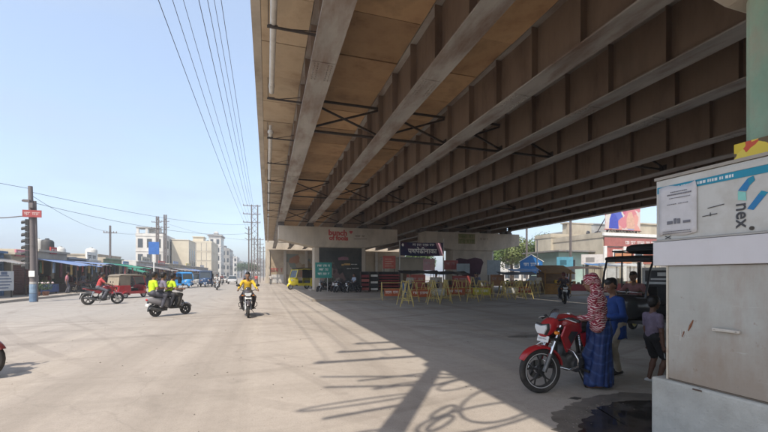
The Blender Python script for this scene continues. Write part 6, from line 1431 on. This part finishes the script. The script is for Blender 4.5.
# billboard on the red building
t = thing('billboard', 'large colourful billboard on a steel frame above the red building', 'billboard', (46.0, 39.6, 0), R(4))
BB = multicol('billboard_print', [(.55, .2, .22), (.62, .42, .36), (.6, .5, .45), (.5, .12, .2), (.1, .13, .45), (.62, .3, .25), (.3, .32, .5), (.6, .55, .5)], .9)
g = MB(); g.b2((-3.3, -.06, 7.7), (3.3, .06, 10.9)); pn = g.obj('panel', BB, t)
g = MB(); g.prism([(-2.7, 7.8), (-.9, 7.8), (-1.0, 8.9), (-1.4, 9.6), (-2.2, 9.9), (-2.6, 9.0)], 'y', -.07, -.062); g.obj('printed_figure', P((.06, .08, .4)), pn)
g = MB(); g.prism([(.6, 7.9), (2.2, 7.9), (2.1, 9.2), (1.6, 10.2), (1.0, 10.1), (.6, 9.2)], 'y', -.07, -.062); g.obj('printed_figure', P((.6, .36, .26)), pn)
g = MB(); g.b2((-3.4, -.08, 10.9), (3.4, .08, 11.0)); g.b2((-3.4, -.08, 7.6), (3.4, .08, 7.699)); g.obj('frame_edge', REDS, t)
for x in (-2.8, -1, 1, 2.8):
    g = MB(); g.b2((x - .06, .1, 6.4), (x + .06, .22, 10.8)); g.beam((x, .2, 9.5), (x, 2.2, 6.6), .08, .08); g.obj('strut', IRON, t)
g = MB()
for k in range(10): g.beam((-3 + k * .6, -.3, 7.2), (-2.7 + k * .6, -.3, 7.55), .04, .04); g.beam((-2.7 + k * .6, -.3, 7.55), (-2.4 + k * .6, -.3, 7.2), .04, .04)
g.b2((-3.2, -.34, 7.55), (3.2, -.26, 7.61)); g.b2((-3.2, -.34, 7.13), (3.2, -.26, 7.19)); g.obj('catwalk', IRON, t)
# blue house-shaped sign
t = thing('house_sign', 'blue house-shaped sign with white lettering in front of the trees', 'sign', (29.6, 37.5, 0), R(-18), sc_=.82)
g = MB(); g.prism([(-1.6, 2.0), (1.6, 2.0), (1.6, 3.9), (0, 4.8), (-1.6, 3.9)], 'y', -.05, .05); pn = g.obj('panel', P((.03, .16, .42)), t)
marks(pn, -1.1, 1.1, 3.2, .5, WT, -.052); marks(pn, -1.2, 1.2, 2.5, .3, WT, -.052)
g = MB(); g.beam((-1.75, -.06, 3.85), (0, -.06, 4.88), .14, .08); g.beam((1.75, -.06, 3.85), (0, -.06, 4.88), .14, .08); g.obj('gable_trim', WT, t)
for x in (-1.3, 1.3):
    g = MB(); g.b2((x - .06, -.04, 0), (x + .06, .04, 2.0)); g.obj('leg', IRON, t)
# small stall signs above the market clutter
for i, (x, y_, wd, z, c_, lb) in enumerate(((35.5, 34.5, 2.4, 2.7, (.55, .52, .5), 'white printed board above the brown market canopy'), (38.4, 33.0, 1.8, 2.8, (.45, .2, .1), 'orange brown board right of the white printed one'), (40.6, 31.6, 1.4, 2.7, (.4, .14, .1), 'small red board at the right of the market boards'), (32.6, 35.5, 1.8, 2.4, (.1, .3, .4), 'turquoise board near the foot of the power pole'), (36, 24, 2.4, 2.4, (.55, .3, .3), 'pink poster board seen through the black rickshaw'))):
    t = thing('shop_board', lb, 'sign', (x, y_, .11), R(-22), 'boards over the right market'); g = MB(); g.b2((-wd / 2, -.04, z), (wd / 2, .04, z + 1.15)); pn = g.obj('panel', P(c_), t)
    g = MB(); g.b2((-wd * .3, -.05, z + .25), (wd * .1, -.042, z + .8)); g.obj('print', P(tuple(q * .4 for q in c_)), pn)
    for s_ in (-1, 1):
        g = MB(); g.b2((s_ * wd * .4 - .04, -.04, 0), (s_ * wd * .4 + .04, .04, z)); g.obj('leg', IRON, t)
pylon('bare pole on the right, left one of the pair before the pale building', 34.0, 44.0, 9.5, (0,), (9.0,), aw=.7, w=.16)
pylon('bare pole on the right, nearer one of the pair before the pale building', 35.2, 37.4, 9.2, (0,), (8.6,), aw=.7, w=.16)
tree('broad bright green tree right of the second pier', 44.5, 62, 9.0, 4.3, 4200, 2, .36)
tree('second green tree behind the blue house-shaped sign', 49.5, 60, 9.4, 4.2, 4200, 0, .36)
tree('rounded green tree at the edge of the second pier', 37.5, 60, 7.6, 3.4, 3200, 0, .33)
tree('darker tree between the green trees and the pale building', 52.0, 66, 8.4, 3.8, 3000, 1, .36)
tree('tree seen through the gap left of the second pier', 32.5, 78, 8, 3.6, 2400, 0, .4)
hatch_car('dark car parked beyond the stalls right of the second pier', (29.0, 36.0, 0), R(160), (.03, .03, .035), 'cars on the right')
hatch_car('pale car parked beside the dark one on the right', (35, 40.0, 0), R(165), (.45, .5, .52), 'cars on the right')

g = MB(); g.b2((-11.4, -.1, 3.35), (11.4, -.004, 5.2)); g.obj('red_cladding', M('red_front', (.36, .1, .085), .75, .25, 1.4, (.42, .3, .26), .5, .9, world=True), bR)
for k in range(6):
    g = MB(); x = -9.2 + k * 3.6; g.b2((x - .75, -.16, 3.7), (x + .75, -.105, 4.9)); fr = g.obj('shop_window', WT, bR); g = MB(); g.b2((x - .6, -.18, 3.85), (x + .6, -.165, 4.75)); g.obj('pane', WIN, fr)
for k in range(8):
    g = MB(); x = -11.3 + k * 22.6 / 7; g.b2((x - .2, -.3, 0), (x + .2, -.11, 5.3)); g.obj('pilaster', WT, bR)
for lb, x, y_, a_, h_ in (('yellow trestle between the leftmost one and the orange panel', 7.9, 20.4, 55, 1.2), ('short yellow trestle behind the second trestle', 9.9, 22.4, 40, 1.1), ('yellow trestle half hidden behind the middle orange panel', 13.2, 24.0, 35, 1.2), ('yellow trestle leaning by the yellow low panel', 13.3, 21.6, 75, 1.25), ('thin yellow trestle left of the wooden kiosk', 18.6, 25.2, 40, 1.1), ('yellow trestle right of the one near the second pier', 15.9, 21.2, 55, 1.25), ('yellow trestle second from the right end of the row', 17.4, 22.2, 45, 1.2), ('yellow trestle at the far right, beside the man in white', 18.9, 23.2, 35, 1.2)):
    barricade(lb, (x, y_, 0), R(a_), h=h_)
for lb, x, y_, a_, m_, w2 in (('orange panelled barricade behind the leftmost trestle, furthest left', 7.6, 23.0, -8, ORP, 1.3), ('white panelled barricade between the two orange ones', 10.7, 22.9, -12, WHT, 1.2), ('orange panelled barricade right of the middle orange one', 13.7, 23.7, -14, ORP, 1.3), ('white panelled barricade before the second pier', 16.9, 23.6, -16, WHT, 1.2), ('orange panelled barricade left of the man in white', 18.5, 24.3, -16, ORP, 1.3)):
    barricade(lb, (x, y_, 0), R(a_), m_, '', w_=w2, h=1.15)
barricade('orange panelled barricade close to the wide red rack', (10.6, 24.6, 0), R(-10), ORP, '', w_=1.2, h=1.1)
barricade('red panelled barricade just before the second pier', (15.9, 25.4, 0), R(-14), P((.35, .06, .05)), '', w_=1.2, h=1.1)
# drums, sacks and crates left between the stalls, each a thing of its own
for i, (x, y_, kind_, lb) in enumerate(((10.2, 27.4, 'd', 'blue drum at the left end of the dark-canopy stall'), (13.9, 27.8, 's', 'pale sack slumped between the two dark-canopy stalls'), (14.5, 28.6, 'c', 'wooden crate between the two dark-canopy stalls'), (17.0, 27.6, 'd', 'dark drum in front of the box-heaped stall'), (19.6, 28.0, 's', 'brown sack right of the box-heaped stall'), (23.6, 27.4, 'c', 'wooden crate at the right of the sagging-sheet stall'), (24.4, 27.0, 'd', 'rusty drum beside the crate at the sagging-sheet stall'), (26.6, 26.0, 's', 'white sack in front of the brown-canopy stall'), (27.4, 25.4, 'c', 'red crate in front of the brown-canopy stall'), (25.8, 24.6, 'd', 'grey drum nearest the black motorcycle'))):
    t = thing({'d': 'oil_drum', 's': 'grain_sack', 'c': 'crate'}[kind_], lb, {'d': 'drum', 's': 'sack', 'c': 'crate'}[kind_], (x, y_, .13), R(i * 37))
    if kind_ == 'd':
        g = MB(); g.lathe([(0, .02), (.27, .02), (.29, 0), (.29, .28), (.3, .3), (.29, .32), (.29, .58), (.3, .6), (.29, .62), (.29, .88), (.27, .87), (0, .87)], n=18); g.obj('barrel', (P((.04, .1, .25)), P((.05, .05, .05)), M('rusty_drum', (.25, .12, .06), .8, .3, 4), P((.22, .22, .22)))[i % 4], t, smooth=40)
    elif kind_ == 's':
        g = MB(); g.body([(-.3, .2, .12, .1), (-.25, .24, .24, .22), (0, .25, .27, .25), (.25, .23, .23, .2), (.34, .22, .08, .06)], 14); g.obj('bag', M('jute_%d' % i, (.4, .33, .22) if i % 2 else (.5, .48, .43), .9, .2, 6, bump=.5), t, smooth=60)
    else:
        for z in (.05, .2, .35):
            for yy in (-.25, .25):
                g = MB(); g.b2((-.35, yy - .012, z), (.35, yy + .012, z + .11)); g.obj('slat', WOOD if i != 8 else REDS, t)
        for xx in (-.32, .32):
            g = MB(); g.b2((xx - .02, -.237, .03), (xx + .02, .237, .48)); g.obj('end_board', WOOD, t)
        g = MB(); g.b2((-.3, -.237, .0), (.3, .237, .03)); g.obj('base_board', WOOD, t)
for i, (x, y_, wd, z0, z1, c_, lb) in enumerate(((11.4, 28.3, 1.5, .5, 1.5, (.4, .1, .08), 'red board propped before the left dark-canopy stall'), (13.0, 28.0, 1.0, .4, 1.3, (.45, .38, .3), 'cream board propped before the left dark-canopy stall'), (16.0, 29.3, 1.6, .5, 1.4, (.36, .08, .07), 'red board propped before the stall left of the second pier'), (19.6, 29.4, 1.2, .5, 1.5, (.4, .2, .1), 'orange brown board propped near the second pier'), (23.0, 28.4, 1.4, .5, 1.4, (.38, .4, .4), 'grey board propped by the sagging-sheet stall'), (14.6, 33.0, 1.1, 1.9, 3.0, (.5, .3, .32), 'pink notice right under the banner end'), (17.2, 33.6, 1.4, 2.0, 2.9, (.4, .12, .12), 'red notice between the banner and the second pier'))):
    t = thing('propped_board', lb, 'board', (x, y_, .13), R(-12), 'boards among the stalls'); g = MB(); g.b2((-wd / 2, -.025, z0), (wd / 2, .025, z1)); pn = g.obj('panel', P(c_), t); marks(pn, -wd * .4, wd * .4, (z0 + z1) / 2, .25, P(tuple(min(1, q * .3 + .3) for q in c_)), -.027)
    for s_ in (-1, 1):
        g = MB(); g.b2((s_ * wd * .42 - .025, -.024, 0), (s_ * wd * .42 + .025, .024, z0)); g.obj('leg', IRON, t)
# parked motorcycles outside the shops
for lb, x, y_, a_, c_ in (('motorcycle parked outside the open cloth shop', -15.3, 39.5, 200, (.06, .02, .02)), ('motorcycle parked outside the dark open shop', -15.3, 43.2, 190, (.04, .04, .05)), ('motorcycle parked by the white box sign', -15.3, 48.2, 170, (.03, .05, .12)), ('motorcycle parked under the larger green awning', -15.2, 53.0, 185, (.05, .05, .05)), ('motorcycle parked beyond the hoarding post', -15.2, 63.4, 175, (.12, .03, .03)), ('motorcycle parked by the grey tin awning', -15.2, 67.8, 190, (.05, .05, .06))):
    motorcycle(lb, (x, y_, .11), R(a_), c_, lean=R(-7), group='motorcycles')
# shoppers and goods along the left market
for i, (x, y_, a_, sh, tr, lb) in enumerate(((-15.6, 37.2, 20, (.5, .2, .25), (.1, .1, .12), 'figure in pink by the table of pale goods'), (-15.9, 40.8, 330, (.1, .1, .12), (.07, .07, .08), 'dark-clothed figure under the blue awning'), (-16.3, 42.0, 190, (.55, .52, .46), (.2, .18, .16), 'figure in cream under the blue awning'), (-15.8, 46.4, 60, (.12, .25, .16), (.08, .08, .09), 'figure in green between the awnings'), (-16.2, 51.8, 200, (.4, .1, .08), (.1, .1, .1), 'figure in red under the larger green awning'), (-15.3, 61.8, 270, (.5, .5, .5), (.06, .06, .07), 'figure in white by the foot of the hoarding'), (-15.5, 72, 90, (.3, .2, .1), (.1, .1, .1), 'far figure in brown on the market pavement'), (-15.2, 77, 270, (.2, .25, .4), (.1, .1, .1), 'far figure in blue beyond the grey tin awning'))):
    standing(lb, (x, y_, .11), R(a_), sh, tr, .08, skin=i % 3, group='people on foot', res=.024)
# haze: the dusty air of the street, one closed box round the whole place
g = MB(); g.b2((-3200, -1700, -1.0), (3200, 4700, 27)); hz = g.obj('haze', bpy.data.materials.new('dusty_air'))
m = hz.data.materials[0]; m.use_nodes = True; n = m.node_tree; n.nodes.remove(n.nodes['Principled BSDF'])
pv_ = n.nodes.new('ShaderNodeVolumePrincipled'); pv_.inputs['Color'].default_value = (.86, .89, .93, 1); pv_.inputs['Density'].default_value = .0015; pv_.inputs['Anisotropy'].default_value = .2
n.links.new(pv_.outputs[0], n.nodes['Material Output'].inputs['Volume']); tag(hz, kind='stuff')
